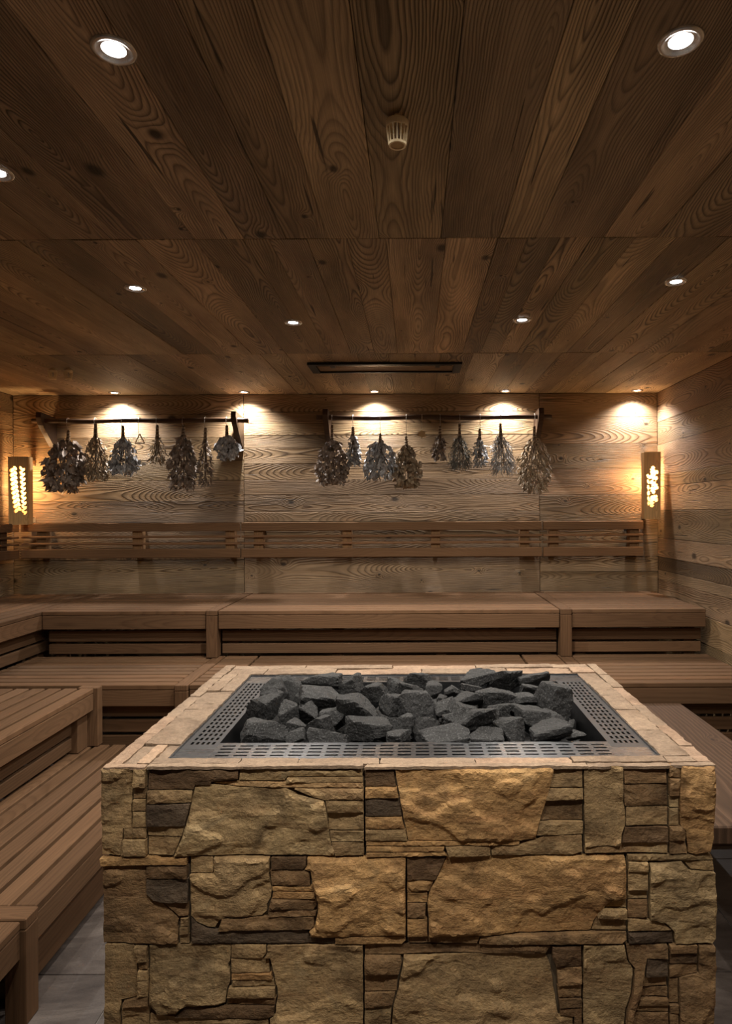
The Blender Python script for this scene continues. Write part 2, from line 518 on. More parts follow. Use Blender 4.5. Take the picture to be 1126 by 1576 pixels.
# ceiling boards, three rows in depth with the joints seen in the photo
rows = [
    (-1.39, 0.50, None, 1),
    (0.50, 1.84, [-1.21, -1.02, -.826, -.615, -.475, -.357, -.24, -.094, .081, .247, .348, .541, .69, .86, 1.03, 1.2], 2),
    (1.84, 3.176, [-1.5, -1.3, -1.12, -.964, -.784, -.62, -.48, -.407, -.30, -.186, -.075, .096, .243, .329, .418, .51, .633, .75, .9, 1.02], 3),
    (3.176, YB, None, 4),
]
ctone = {2: {-.615: .62, -.475: 1.15, -.826: 1.0, -.357: .8, -.24: .8, -.094: 1.05, .081: .9, .247: .75, .348: 1.1, .541: .75},
         3: {-.48: .7, -.407: .8, -.075: .85, .096: 1.1, .243: 1.15, .329: .6, .418: .65, .51: 1.1, .633: .8}}
for y0, y1, mid, k in rows:
    rr = random.Random(100 + k)
    xs = list(mid) if mid else [-1.4]
    x = xs[0]
    while x > XL + .09:
        x -= rr.uniform(.09, .2)
        xs.insert(0, max(x, XL))
    xs[0] = XL
    x = xs[-1]
    while x < XR - .09:
        x += rr.uniform(.09, .2)
        xs.append(min(x, XR))
    xs[-1] = XR
    for i in range(len(xs) - 1):
        t = ctone.get(k, {}).get(xs[i + 1], rr.uniform(.6, 1.15))
        plank('board', ceiling, (xs[i] + .0007, xs[i + 1] - .0007, y0 + .0025, y1 - .0025, ZC + rr.uniform(-.0015, .0015), ZC + TB), 'y', 'x', M['ceil'], 0.0012,
              (t * rr.uniform(.98, 1.05), t, t * rr.uniform(.93, 1.03), 1))
# floor tiles (60 cm)
tm = None
for i in range(-4, 4):
    for j in range(-3, 7):
        x0, y0 = -.82 + i * .606, 1.848 + (j - 3) * .598
        if y0 > YB or x0 > XR:
            continue
        x1, y1 = min(x0 + .603, XR), min(y0 + .595, YB)
        x0 = max(x0, XL)
        plank('tile', floor, (x0, x1, y0, y1, -.012, 0.0), 'x', 'y', M['tile'], 0.001)

# ------------------------------------------------------------------ benches
UP, MID, LOW = .786, .534, .272
ST = .022      # slat thickness
PITCH = .0705
def slats(parent, x0, x1, y0, y1, zt, run, first='hi', w=.0595):
    """slats filling a deck; run = axis the slats run along; the front edge has a full slat"""
    a0, a1 = (y0, y1) if run == 'x' else (x0, x1)
    n = int(round((a1 - a0 + .015) / PITCH))
    pit = (a1 - a0 + .015) / n
    for i in range(n):
        s0 = a0 + i * pit
        s1 = s0 + pit - .015
        b = (x0, x1, s0, s1, zt - ST, zt) if run == 'x' else (s0, s1, y0, y1, zt - ST, zt)
        plank('slat', parent, b, run, 'y' if run == 'x' else 'x', M['bench'], .003, tone(.86, 1.12, .03))

def bench(name, label, group, x0, x1, y0, y1, zt, run, zbase, skirts, front, frame_h=.075, legs=True):
    """front: 'y' -> front face at y0 looking to the camera, 'x' -> front face at x1"""
    e = empty(name, ((x0 + x1) / 2, (y0 + y1) / 2, zbase), label, 'bench', group)
    slats(e, x0, x1, y0, y1, zt, run)
    ft = zt - ST - .001
    fb = ft - frame_h
    if front == 'y':
        plank('fascia', e, (x0, x1, y0 + .001, y0 + .026, fb, ft), 'x', 'z', M['bench'], .003, tone(.88, 1.05, .02))
        for k, (s0, s1) in enumerate(skirts):
            plank('skirt_board', e, (x0 + .004, x1 - .004, y0 + .055, y0 + .075, s0, s1), 'x', 'z', M['bench'], .003, tone(.85, 1.05, .02))
        n = max(2, int((x1 - x0) / .45))
        for k in range(n):
            cx = x0 + .06 + (x1 - x0 - .12) * k / (n - 1)
            plank('bearer', e, (cx - .03, cx + .03, y0 + .0265, y1, fb + .01, ft), 'y', 'z', M['bench'], .002)
            plank('leg', e, (cx - .03, cx + .03, y0 + .0755, y0 + .12, zbase, fb + .0095), 'z', 'x', M['bench'], .002)
    else:
        plank('fascia', e, (x1 - .026, x1 - .001, y0, y1, fb, ft), 'y', 'z', M['bench'], .003, tone(.88, 1.05, .02))
        for k, (s0, s1) in enumerate(skirts):
            plank('skirt_board', e, (x1 - .075, x1 - .055, y0 + .004, y1 - .004, s0, s1), 'y', 'z', M['bench'], .003, tone(.85, 1.05, .02))
        n = max(2, int((y1 - y0) / .45))
        for k in range(n):
            cy = y0 + .06 + (y1 - y0 - .12) * k / (n - 1)
            plank('bearer', e, (x0, x1 - .0265, cy - .03, cy + .03, fb + .01, ft), 'x', 'z', M['bench'], .002)
            plank('leg', e, (x1 - .12, x1 - .0755, cy - .03, cy + .03, zbase, fb + .0095), 'z', 'y', M['bench'], .002)
    return e

SK_UP = [(.612, .672), (.545, .600)]
SK_MID = [(.374, .425), (.302, .359), (.23, .287), (.158, .215), (.086, .143), (.014, .071)]
SK_MIDL = [(.355, .41), (.288, .343)]
SK_LOW = [(.012, .15)]
UB0, UB1 = 3.475, 4.243
bench('upper_bench', 'upper slatted bench along the left wall, slats running away from the viewer', 'upper benches', -2.60, -1.992, 1.2, UB1, UP, 'y', 0.0, SK_UP, 'x', legs=False)
bench('upper_bench', 'upper slatted back bench left of the first divider post', 'upper benches', -1.988, -1.113, UB0, UB1, UP, 'x', 0.0, SK_UP, 'y')
um = bench('upper_bench', 'long middle section of the upper back bench between the two divider posts', 'upper benches', -1.046, .778, UB0, UB1, UP, 'x', 0.0, SK_UP, 'y')
bench('upper_bench', 'upper back bench section at the right wall', 'upper benches', .846, 1.562, UB0, UB1, UP, 'x', 0.0, SK_UP, 'y')
for k, (a, b, lb) in enumerate(((-1.109, -1.050, 'wooden divider post and cap between left and middle upper bench'), (.782, .842, 'wooden divider post and cap between middle and right upper bench'))):
    e = empty('bench_divider', ((a + b) / 2, UB0, 0), lb, 'bench divider', 'bench dividers')
    plank('cap', e, (a, b, UB0 - .012, UB1, UP - .026, UP + .003), 'y', 'x', M['bench'], .003, (.88, .87, .86, 1))
    plank('post', e, (a, b, UB0 - .012, UB0 + .06, MID + .002, UP - .0265), 'z', 'x', M['bench'], .003, (.9, .88, .86, 1))
    plank('side_panel', e, (a + .01, b - .01, UB0 + .061, UB1, .52, UP - .0265), 'y', 'z', M['bench'], .003, (.8, .8, .8, 1))

MB0, MB1 = 2.935, 3.522
bench('middle_bench', 'middle-level slatted back bench left of its divider, half in shadow', 'middle benches', -2.05, -1.083, MB0, MB1, MID, 'x', 0.0, SK_MID, 'y')
bench('middle_bench', 'narrow slatted filler of the middle back bench right of the left divider', 'middle benches', -1.016, -.846, MB0, MB1, MID, 'x', 0.0, SK_MID, 'y')
bench('middle_bench', 'middle-level back bench running behind the stone heater', 'middle benches', -.834, .57, MB0, MB1, MID, 'x', 0.0, SK_MID, 'y')
bench('middle_bench', 'narrow slatted filler of the middle back bench left of the right divider', 'middle benches', .582, .772, MB0, MB1, MID, 'x', 0.0, SK_MID, 'y')
bench('middle_bench', 'middle-level back bench at the right wall behind the plank bench', 'middle benches', .846, 1.585, MB0, MB1, MID, 'x', 0.0, SK_MID, 'y')
for k, (a, b, lb) in enumerate(((-1.079, -1.020, 'wooden divider in the middle back bench, left of the heater'), (.776, .842, 'wooden divider in the middle back bench, mostly hidden behind the heater'))):
    e = empty('bench_divider', ((a + b) / 2, MB0, 0), lb, 'bench divider', 'bench dividers')
    plank('cap', e, (a, b, MB0 - .012, MB1, MID - .026, MID + .001), 'y', 'x', M['bench'], .003, (.88, .87, .86, 1))
    plank('post', e, (a, b, MB0 - .012, MB0 + .06, .0, MID - .0265), 'z', 'x', M['bench'], .003, (.9, .88, .86, 1))
bm_ = bench('middle_bench', 'middle-level slatted bench on the left, slats running towards the viewer', 'middle benches', -2.05, -1.423, 1.0, 2.885, MID, 'y', 0.0, SK_MIDL, 'x', legs=False)
plank('end_post', bm_, (-1.496, -1.405, 2.888, 2.930, LOW + .002, MID + .001), 'z', 'x', M['bench'], .003)
plank('end_leg', bm_, (-1.495, -1.45, 2.80, 2.884, LOW + .002, MID - ST - .078), 'z', 'y', M['bench'], .003)

L0, L1 = -1.497, -1.005
bench('low_bench', 'lowest slatted bench on the left, beside the heater', 'low benches', L0, L1, 1.722, 2.918, LOW, 'y', 0.0, SK_LOW, 'x')
bench('low_bench', 'lowest slatted bench at the bottom left edge, nearest the viewer', 'low benches', L0, L1, .55, 1.655, LOW, 'y', 0.0, SK_LOW, 'x')
e = empty('bench_divider', (-1.0, 1.69, 0), 'short wooden divider post between the two lowest benches', 'bench divider', 'bench dividers')
plank('cap', e, (L0, -.995, 1.659, 1.718, LOW - .026, LOW + .002), 'x', 'y', M['bench'], .003, (.9, .88, .86, 1))
plank('post', e, (-1.05, -.995, 1.659, 1.718, .0, LOW - .0265), 'z', 'x', M['bench'], .003, (.9, .88, .86, 1))

# ------------------------------------------------------------------ backrests on the back wall
BR = 4.17
def backrest(label, x0, x1, blocks):
    e = empty('backrest', ((x0 + x1) / 2, BR, 1.1), label, 'backrest', 'backrests on the back wall')
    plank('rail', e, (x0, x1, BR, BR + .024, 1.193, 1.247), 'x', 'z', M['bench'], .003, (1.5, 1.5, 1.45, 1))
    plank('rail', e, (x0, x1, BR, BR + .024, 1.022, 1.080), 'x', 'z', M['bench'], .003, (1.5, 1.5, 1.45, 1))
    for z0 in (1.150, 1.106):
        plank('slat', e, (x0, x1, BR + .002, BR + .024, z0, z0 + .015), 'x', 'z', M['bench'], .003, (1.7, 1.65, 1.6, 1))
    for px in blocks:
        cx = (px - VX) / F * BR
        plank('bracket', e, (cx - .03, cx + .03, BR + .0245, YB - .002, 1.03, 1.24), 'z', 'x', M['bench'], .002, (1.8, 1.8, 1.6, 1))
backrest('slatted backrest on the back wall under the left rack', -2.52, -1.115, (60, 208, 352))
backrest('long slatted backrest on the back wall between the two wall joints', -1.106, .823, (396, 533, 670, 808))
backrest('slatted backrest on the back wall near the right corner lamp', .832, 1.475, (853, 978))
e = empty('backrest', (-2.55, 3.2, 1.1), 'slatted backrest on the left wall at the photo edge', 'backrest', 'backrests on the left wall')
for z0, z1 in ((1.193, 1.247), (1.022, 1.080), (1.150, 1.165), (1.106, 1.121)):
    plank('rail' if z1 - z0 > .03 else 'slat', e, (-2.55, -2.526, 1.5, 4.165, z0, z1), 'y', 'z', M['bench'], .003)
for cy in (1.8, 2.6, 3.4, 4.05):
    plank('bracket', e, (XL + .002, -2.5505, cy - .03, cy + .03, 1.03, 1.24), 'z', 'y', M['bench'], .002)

# ------------------------------------------------------------------ stone heater surround
HF, HBK, HX0, HX1, HT = 1.095, 1.821, -.526, .507, .883
PX0, PX1, PY0, PY1 = -.432, .432, 1.133, 1.722     # opening
surround = empty('heater_surround', (0, (HF + HBK) / 2, 0), 'large sauna heater surround clad in split tan sandstone panels', 'sauna heater')
bm = bmesh.new()
zt = HT - .03
add_box(bm, HX0 + .03, HX1 - .03, HF + .0165, PY0 + .006, 0, zt)
add_box(bm, HX0 + .03, HX1 - .03, PY1 + .006, HBK - .03, 0, zt)
add_box(bm, HX0 + .03, PX0 - .006, PY0 + .006, PY1 + .006, 0, zt)
add_box(bm, PX1 + .006, HX1 - .03, PY0 + .006, PY1 + .006, 0, zt)
bmesh.ops.translate(bm, vec=-Vector((0, (HF + HBK) / 2, 0)), verts=bm.verts)
link('core', mesh_from(bm, 'core'), surround, surround.location, M['mortar'])

def fbm(p, o=4):
    return noise.fractal(p, 0.9, 2.1, o)

def inside(pt, poly):
    c = False
    n = len(poly)
    for i in range(n):
        x1, y1 = poly[i]
        x2, y2 = poly[(i + 1) % n]
        if (y1 > pt[1]) != (y2 > pt[1]) and pt[0] < (x2 - x1) * (pt[1] - y1) / (y2 - y1) + x1:
            c = not c
    return c

def seg_dist(p, a, b):
    ax, ay = a
    bx, by = b
    dx, dy = bx - ax, by - ay
    l2 = dx * dx + dy * dy
    t = 0 if l2 == 0 else max(0, min(1, ((p[0] - ax) * dx + (p[1] - ay) * dy) / l2))
    return math.hypot(p[0] - ax - t * dx, p[1] - ay - t * dy)

def stone_geom(poly, thick, amp, step, seed, edge=.004, ragged=.0012, slope=(0, 0), mode=0):
    """a split stone: polygon (u,v) in metres, relief towards +w. Returns verts, faces"""
    sd = Vector((seed * 3.71, seed * 1.93, seed * 5.17))
    b = []
    n = len(poly)
    for i in range(n):
        a, c = Vector(poly[i]), Vector(poly[(i + 1) % n])
        k = max(1, int((c - a).length / max(step, .006)))
        for j in range(k):
            p = a.lerp(c, j / k)
            q = Vector((p.x, p.y, 0)) * 90 + sd
            b.append((p.x + noise.noise(q) * ragged, p.y + noise.noise(q + Vector((9, 9, 9))) * ragged))
    us = [p[0] for p in b]
    vs = [p[1] for p in b]
    pts = list(b)
    nb = len(b)
    u = min(us) + step * .5
    rr = random.Random(seed)
    while u < max(us):
        v = min(vs) + step * .5
        while v < max(vs):
            p = (u + rr.uniform(-.25, .25) * step, v + rr.uniform(-.25, .25) * step)
            if inside(p, b) and min(seg_dist(p, b[i], b[(i + 1) % nb]) for i in range(nb)) > step * .45:
                pts.append(p)
            v += step
        u += step
    r = geometry.delaunay_2d_cdt([Vector(p) for p in pts], [(i, (i + 1) % nb) for i in range(nb)], [], 0, 1e-6)
    vo, fa = r[0], r[2]
    cu, cv = sum(us) / nb, sum(vs) / nb
    dv = Vector((math.cos(seed * 1.3), math.sin(seed * 1.3)))
    verts, out = [], []
    for p in vo:
        p = (p[0], p[1])
        e = min(seg_dist(p, b[i], b[(i + 1) % nb]) for i in range(nb))
        q = Vector((p[0] * 6.5, p[1] * 9, 0)) + sd
        f = fbm(q, 3)
        t = (f + dv.x * p[0] * 5 + dv.y * p[1] * 5 + 3) * 2.0
        fr = t - math.floor(t)
        ter = (math.floor(t) + (max(0, fr - .80) / .20)) / 2.0 - 3 - dv.x * p[0] * 5 - dv.y * p[1] * 5
        fine = fbm(Vector((p[0] * 45, p[1] * (90 if mode == 0 else 50), 0)) + sd, 3)
        h = amp * (.8 * ter + .55 * f + .13 * fine)
        h += slope[0] * (p[0] - cu) + slope[1] * (p[1] - cv)
        k = min(1.0, e / edge)
        h = h * (.6 + .4 * k) - edge * .45 * (1 - k) ** 2
        verts.append((p[0], p[1], max(h, -.0055)))
    nv = len(verts)
    faces = [tuple(f) for f in fa if inside((sum(vo[i][0] for i in f) / len(f), sum(vo[i][1] for i in f) / len(f)), b)]
    # side wall along every open border edge
    cnt = {}
    for f in faces:
        for i in range(len(f)):
            a, c = f[i], f[(i + 1) % len(f)]
            cnt[(a, c)] = 1
    back = {}
    for (a, c) in list(cnt):
        if (c, a) not in cnt:
            for i in (a, c):
                if i not in back:
                    back[i] = len(verts)
                    verts.append((verts[i][0], verts[i][1], -thick))
            faces.append((c, a, back[a], back[c]))
    return verts, faces

TONES = {'t': (1.0, .97, .9), 'o': (1.22, 1.04, .82), 'd': (.42, .36, .34), 'g': (.30, .30, .36), 'v': (.95, .95, .90), 'b': (.68, .60, .54), 'p': (1.25, 1.15, 1.05)}
def stone_obj(name, parent, poly, tone_, seed, mapping, thick, amp, step, mat, edge=.004, off=0.0, ragged=.0012, mode=0, slope=(0, 0)):
    """mapping(u,v,w)->world"""
    vs, fs = stone_geom(poly, thick, amp, step, seed, edge, ragged, slope, mode)
    W = [mapping(u, v, w + off) for u, v, w in vs]
    c = Vector((sum(p.x for p in W) / len(W), sum(p.y for p in W) / len(W), sum(p.z for p in W) / len(W)))
    me = bpy.data.meshes.new(name)
    me.from_pydata([tuple(p - c) for p in W], [], fs)
    bm = bmesh.new()
    bm.from_mesh(me)
    bmesh.ops.recalc_face_normals(bm, faces=bm.faces)
    bm.to_mesh(me)
    bm.free()
    o = link(name, me, parent, c, mat)
    k = TONES[tone_]
    r = random.Random(seed).uniform(.9, 1.1)
    o.color = (k[0] * r, k[1] * r, k[2] * r, 1)
    return o

# polygons in photo pixels on the front plane, tone code first
FRONT = """
t 155,1183 202,1183 201,1210 200,1230 199,1275 186,1275 185,1316 154,1316
t 204,1183 223,1183 222,1211 203,1211
t 203,1213 222,1213 222,1229 203,1229
t 203,1231 222,1231 222,1248 202,1248
t 202,1250 222,1250 222,1274 201,1274
t 188,1276 222,1276 222,1291 188,1291
t 187,1293 222,1293 223,1316 186,1316
d 226,1183 365,1185 364,1199 323,1203 322,1208 298,1208 296,1215 226,1215
t 226,1217 294,1217 292,1235 225,1236
g 225,1238 291,1237 283,1270 224,1271
t 224,1273 282,1272 277,1287 225,1287
t 225,1289 276,1289 264,1317 225,1317
v 298,1210 323,1208 366,1213 440,1214 450,1222 480,1228 497,1231 500,1240 502,1252 505,1280 508,1298 513,1308 512,1317 266,1317 279,1288 286,1265
v 367,1185 555,1187 556,1195 440,1196 436,1202 366,1202
t 440,1198 557,1197 557,1204 438,1205
p 325,1206 366,1204 557,1206 557,1212 440,1212 366,1211
t 452,1214 558,1214 558,1230 499,1230 482,1226
t 500,1232 558,1232 558,1250 503,1250
t 503,1252 558,1252 558,1278 505,1278
v 506,1280 558,1280 558,1295 508,1295
t 509,1297 558,1297 558,1317 514,1317
d 561,1187 604,1187 608,1210 561,1211
o 561,1213 609,1212 612,1227 561,1228
g 561,1230 614,1229 617,1256 561,1256
o 561,1258 617,1258 621,1274 561,1275
t 561,1277 622,1276 625,1293 561,1294
o 562,1296 798,1295 797,1300 562,1302
o 562,1304 682,1303 680,1310 562,1311
o 562,1313 683,1312 687,1317 562,1318
t 684,1303 753,1302 753,1317 690,1318
t 755,1302 795,1302 815,1295 822,1294 835,1288 894,1287 895,1312 880,1316 755,1317
o 607,1186 851,1182 848,1195 840,1230 833,1250 827,1272 822,1291 800,1293 627,1294 621,1265 613,1222
t 853,1183 895,1182 895,1212 845,1213
t 844,1215 896,1215 896,1231 838,1232
b 836,1234 896,1233 896,1264 830,1264
t 829,1266 896,1266 896,1285 825,1286
t 898,1181 957,1180 958,1236 961,1250 961,1272 957,1280 952,1302 912,1303 899,1304
b 959,1180 1025,1179 1025,1206 960,1207
b 959,1209 1026,1208 1026,1241 961,1242
t 963,1244 1026,1243 1026,1271 963,1272
d 961,1275 1026,1274 1026,1296 956,1297
t 953,1299 1026,1298 1026,1314 899,1314 899,1306 950,1305
b 1029,1179 1045,1180 1045,1197 1029,1197
b 1029,1199 1045,1199 1043,1225 1029,1225
v 1029,1227 1043,1227 1043,1243 1029,1243
v 1029,1245 1043,1245 1043,1271 1029,1271
b 1029,1273 1049,1273 1053,1282 1053,1295 1029,1295
b 1029,1297 1053,1297 1056,1314 1029,1315
o 1047,1179 1097,1180 1098,1250 1097,1295 1092,1312 1070,1315 1058,1313 1055,1280 1046,1270 1045,1225
o 153,1320 237,1319 245,1323 286,1320 286,1330 215,1331 155,1331
b 155,1334 220,1333 221,1345 221,1378 232,1389 247,1393 270,1413 272,1416 269,1425 271,1453 155,1453
d 223,1334 286,1333 286,1352 222,1353
g 222,1355 287,1354 287,1388 246,1389 234,1386 223,1376
b 250,1391 287,1390 287,1410 273,1411
t 275,1415 287,1414 287,1426 275,1427
t 274,1429 287,1428 287,1438 274,1439
t 274,1441 288,1440 288,1453 274,1453
t 291,1320 325,1320 327,1333 326,1342 291,1344
t 328,1320 413,1320 413,1335 411,1347 416,1370 414,1382 408,1392 408,1403 400,1410 345,1411 335,1418 328,1428 316,1427 300,1419 292,1410 291,1346 328,1344
g 292,1413 300,1422 315,1430 330,1433 470,1434 474,1444 512,1446 512,1453 292,1453
b 340,1414 398,1413 480,1413 481,1425 475,1431 334,1431
d 415,1321 469,1321 469,1333 464,1338 416,1339
b 413,1341 474,1340 475,1363 417,1363
o 417,1366 478,1365 480,1372 417,1372
o 418,1374 482,1374 483,1383 417,1383
b 415,1385 484,1385 485,1394 480,1401 411,1401
b 411,1403 485,1403 483,1411 411,1411
o 471,1321 622,1321 622,1440 515,1442 477,1441 475,1433 484,1427 485,1413 488,1402 488,1388 485,1375 480,1362 477,1340 467,1338 471,1333
o 514,1444 618,1443 622,1448 616,1453 514,1453
d 625,1321 684,1321 676,1338 668,1354 625,1354
o 625,1356 666,1356 658,1373 625,1373
o 625,1375 656,1375 655,1389 625,1389
b 625,1391 653,1391 652,1411 625,1412
o 625,1414 655,1414 656,1440 625,1441
o 687,1320 960,1319 961,1340 961,1383 942,1385 930,1395 924,1408 913,1418 908,1434 820,1437 658,1440 658,1412 656,1390 659,1374 669,1356
b 626,1443 736,1442 732,1453 627,1453
b 738,1442 907,1437 962,1436 962,1447 955,1452 735,1453
t 944,1387 962,1386 962,1398 929,1398
t 926,1400 962,1400 962,1414 918,1412
t 917,1415 962,1417 962,1433 910,1434
v 965,1318 1093,1316 1098,1326 1052,1326 1000,1326 965,1326
t 965,1328 995,1328 995,1341 965,1342
t 965,1344 995,1343 995,1370 965,1371
v 965,1373 995,1372 995,1385 965,1386
b 965,1388 995,1387 995,1414 965,1415
t 965,1417 1000,1419 1020,1424 1032,1433 965,1434
g 965,1437 1034,1436 1035,1453 966,1453
v 998,1330 1048,1328 1060,1342 1099,1345 1100,1400 1099,1445 1094,1452 1038,1453 1036,1434 1022,1421 998,1416
t 1052,1328 1097,1328 1099,1343 1063,1340
t 158,1456 202,1456 207,1465 208,1480 207,1500 208,1535 183,1541 180,1560 181,1591 156,1591
t 205,1457 224,1457 224,1479 210,1480
b 210,1482 224,1482 224,1493 210,1493
t 210,1495 224,1495 225,1508 209,1508
t 210,1510 225,1510 225,1533 210,1534
b 210,1536 225,1535 225,1548 186,1550 187,1543
t 184,1552 225,1550 225,1591 183,1591
v 227,1456 351,1456 351,1481 347,1486 351,1500 351,1513 345,1526 344,1544 335,1546 285,1547 276,1551 268,1560 240,1562 236,1555 227,1546
d 282,1551 290,1550 420,1549 419,1562 410,1566 266,1567
t 227,1564 262,1567 410,1569 411,1591 227,1591
t 353,1456 407,1456 407,1468 401,1475 353,1476
t 353,1478 410,1477 412,1498 354,1498
o 354,1500 415,1500 417,1508 354,1508
t 355,1510 418,1510 420,1518 355,1519
t 350,1521 421,1520 421,1534 347,1535
b 347,1537 422,1537 420,1547 347,1547
t 409,1456 556,1456 556,1591 413,1591 413,1568 422,1562 423,1547 425,1536 424,1520 420,1500 414,1475 405,1474 410,1467
b 559,1456 845,1456 838,1468 740,1469 640,1469 617,1471 559,1471
b 559,1473 614,1473 616,1480 611,1499 559,1499
b 559,1502 610,1501 608,1526 559,1527
b 559,1529 606,1528 601,1547 559,1549
v 559,1551 600,1550 597,1591 559,1591
t 619,1473 740,1471 838,1470 846,1490 852,1530 857,1566 880,1568 880,1591 600,1591 603,1548 611,1525 614,1500 619,1480
d 848,1458 892,1456 893,1488 854,1489 848,1475
b 855,1491 893,1490 893,1514 857,1518
b 856,1520 893,1517 893,1536 858,1537
b 858,1539 893,1539 893,1551 859,1552
b 860,1554 893,1554 893,1591 882,1591 882,1566 860,1564
v 896,1456 959,1456 963,1480 972,1492 969,1530 960,1560 957,1591 896,1591
b 962,1456 1025,1456 1025,1475 993,1476 989,1500 984,1530 972,1560 969,1591 960,1591 963,1562 972,1530 976,1492 966,1480
g 994,1478 1025,1478 1025,1503 992,1504
b 991,1507 1025,1507 1025,1520 988,1521
b 987,1524 1026,1523 1026,1536 984,1537
b 983,1539 1026,1539 1026,1547 981,1548
b 979,1550 1026,1550 1026,1558 976,1558
b 974,1561 1026,1560 1026,1591 972,1591
b 1029,1456 1071,1456 1070,1467 1029,1467
d 1029,1469 1071,1470 1072,1484 1029,1485
b 1029,1487 1072,1487 1072,1500 1043,1506 1029,1506
b 1029,1509 1042,1508 1042,1545 1029,1546
b 1029,1549 1042,1548 1042,1560 1029,1560
b 1029,1562 1042,1562 1042,1591 1029,1591
b 1074,1457 1097,1456 1100,1490 1097,1540 1096,1591 1044,1591 1044,1508 1074,1501
"""
def front_map(u, v, w):
    return Vector((u, HF - w, v))
def px_front(x, y):
    # the top course ends a little below the rim, straight vertical scale on the front plane
    xu, yu = x - (y - VY) * .0018, y + (x - VX) * .0030
    return ((xu - VX) / F * HF, EYE - (yu - VY) / F * HF)
polys = []
for ln in FRONT.strip().splitlines():
    w = ln.split()
    polys.append((w[0], [px_front(*map(float, p.split(','))) for p in w[1:]]))
def area(p):
    return abs(sum(p[i][0] * p[(i + 1) % len(p)][1] - p[(i + 1) % len(p)][0] * p[i][1] for i in range(len(p)))) / 2
CUTS = [(1100, 1318, [224, 559.5, 896.8, 1027.3]), (1318, 1455, [289, 623.6, 963.5]), (1455, 1600, [225.8, 557.6, 894.5, 1027.2])]
panels = {}
def panel_of(p):
    cu, cv = sum(q[0] for q in p) / len(p), sum(q[1] for q in p) / len(p)
    for k, (ya, yb, xs) in enumerate(CUTS):
        if px_front(VX, yb)[1] <= cv < px_front(VX, ya)[1] or k == 2:
            j = sum(1 for x in xs if px_front(x, (ya + yb) / 2)[0] < cu)
            break
    return (k, j)
for k, (ya, yb, xs) in enumerate(CUTS):
    us = [HX0 + .004] + [px_front(x, (ya + yb) / 2)[0] for x in xs] + [HX1 - .004]
    za, zb = (HT - .007 if k == 0 else px_front(VX, ya)[1]), px_front(VX, yb if k < 2 else 1592)[1]
    for j in range(len(us) - 1):
        panels[(k, j)] = plank('stone_panel', surround, (us[j] + .0012, us[j + 1] - .0012, HF + .0100, HF + .0160, zb + .001, za - .001), 'x', 'z', M['mortar'], 0)
for i, (t, p) in enumerate(polys):
    a = area(p)
    pan = panels[panel_of(p)]
    big = a > .006
    if big:
        stone_obj('stone', pan, p, t, i + 11, front_map, .0125, .0105, .0048, M['stone'], .003, random.uniform(-.001, .003))
    else:
        stone_obj('stone', pan, p, t, i + 11, front_map, .0125, .0055, .0055, M['stone'], .002, random.uniform(-.003, .003), .0006,
                  slope=(random.uniform(-.05, .05), random.uniform(-.12, .05)))
# courses below the picture frame and the other three faces: simple coursed stones, joined
def coursed(name, u0, u1, z0, z1, mapping, seed, label):
    rr = random.Random(seed)
    V, Fc = [], []
    z = z1
    k = 0
    while z > z0 + .02:
        zb = max(z - .15, z0)
        u = u0
        while u < u1 - .01:
            un = min(u + rr.uniform(.12, .36), u1)
            if u1 - un < .05:
                un = u1
            g = .0015
            po = [(u + g, zb + g), (un - g, zb + g), (un - g, z - g), (u + g, z - g)]
            vs, fs = stone_geom(po, .03, .006, .02, seed + k, .004)
            o = rr.uniform(-.002, .003)
            n0 = len(V)
            V += [tuple(mapping(a, b, c + o)) for a, b, c in vs]
            Fc += [tuple(i + n0 for i in f) for f in fs]
            u = un
            k += 1
        z = zb
    me = bpy.data.meshes.new(name)
    me.from_pydata(V, [], Fc)
    bm = bmesh.new()
    bm.from_mesh(me)
    bmesh.ops.recalc_face_normals(bm, faces=bm.faces)
    bmesh.ops.translate(bm, vec=-Vector(surround.location), verts=bm.verts)
    bm.to_mesh(me)
    bm.free()
    o = link(name, me, surround, surround.location, M['stone'])
    o['kind'] = 'stuff'
    o['label'] = label
    return o
zlow = px_front(636, 1593)[1]
coursed('lower_stonework', HX0, HX1, 0.0, zlow, front_map, 900, 'split sandstone courses near the floor')
coursed('side_stonework', HF + .035, HBK - .035, 0.0, HT - .03, lambda u, v, w: Vector((HX0 - w, u, v)), 930, 'left face of split sandstone')
coursed('side_stonework', HF + .035, HBK - .035, 0.0, HT - .03, lambda u, v, w: Vector((HX1 + w, u, v)), 960, 'right face of split sandstone')
coursed('back_stonework', HX0, HX1, 0.0, HT - .03, lambda u, v, w: Vector((u, HBK + w, v)), 990, 'rear face of split sandstone')

# rim stones seen from above (x, depth)
RIM = []
def rim_map(u, v, w):
    return Vector((u, v, HT + w))
def rim_strip(bounds, axis, lo, hi):
    for a, b in zip(bounds[:-1], bounds[1:]):
        g = .0012
        if axis == 'x':
            RIM.append([(a + g, lo), (b - g, lo), (b - g, hi), (a + g, hi)])
        else:
            RIM.append([(lo, a + g), (hi, a + g), (hi, b - g), (lo, b - g)])
# front: thin outer edge of the facing panels, then inner strip
rim_strip([HX0, -.452, -.085, .292, .432, HX1], 'x', HF - .001, HF + .013)
rim_strip([-.452, -.30, -.20, -.06, .105, .27, .432], 'x', HF + .0145, PY0 + .001)
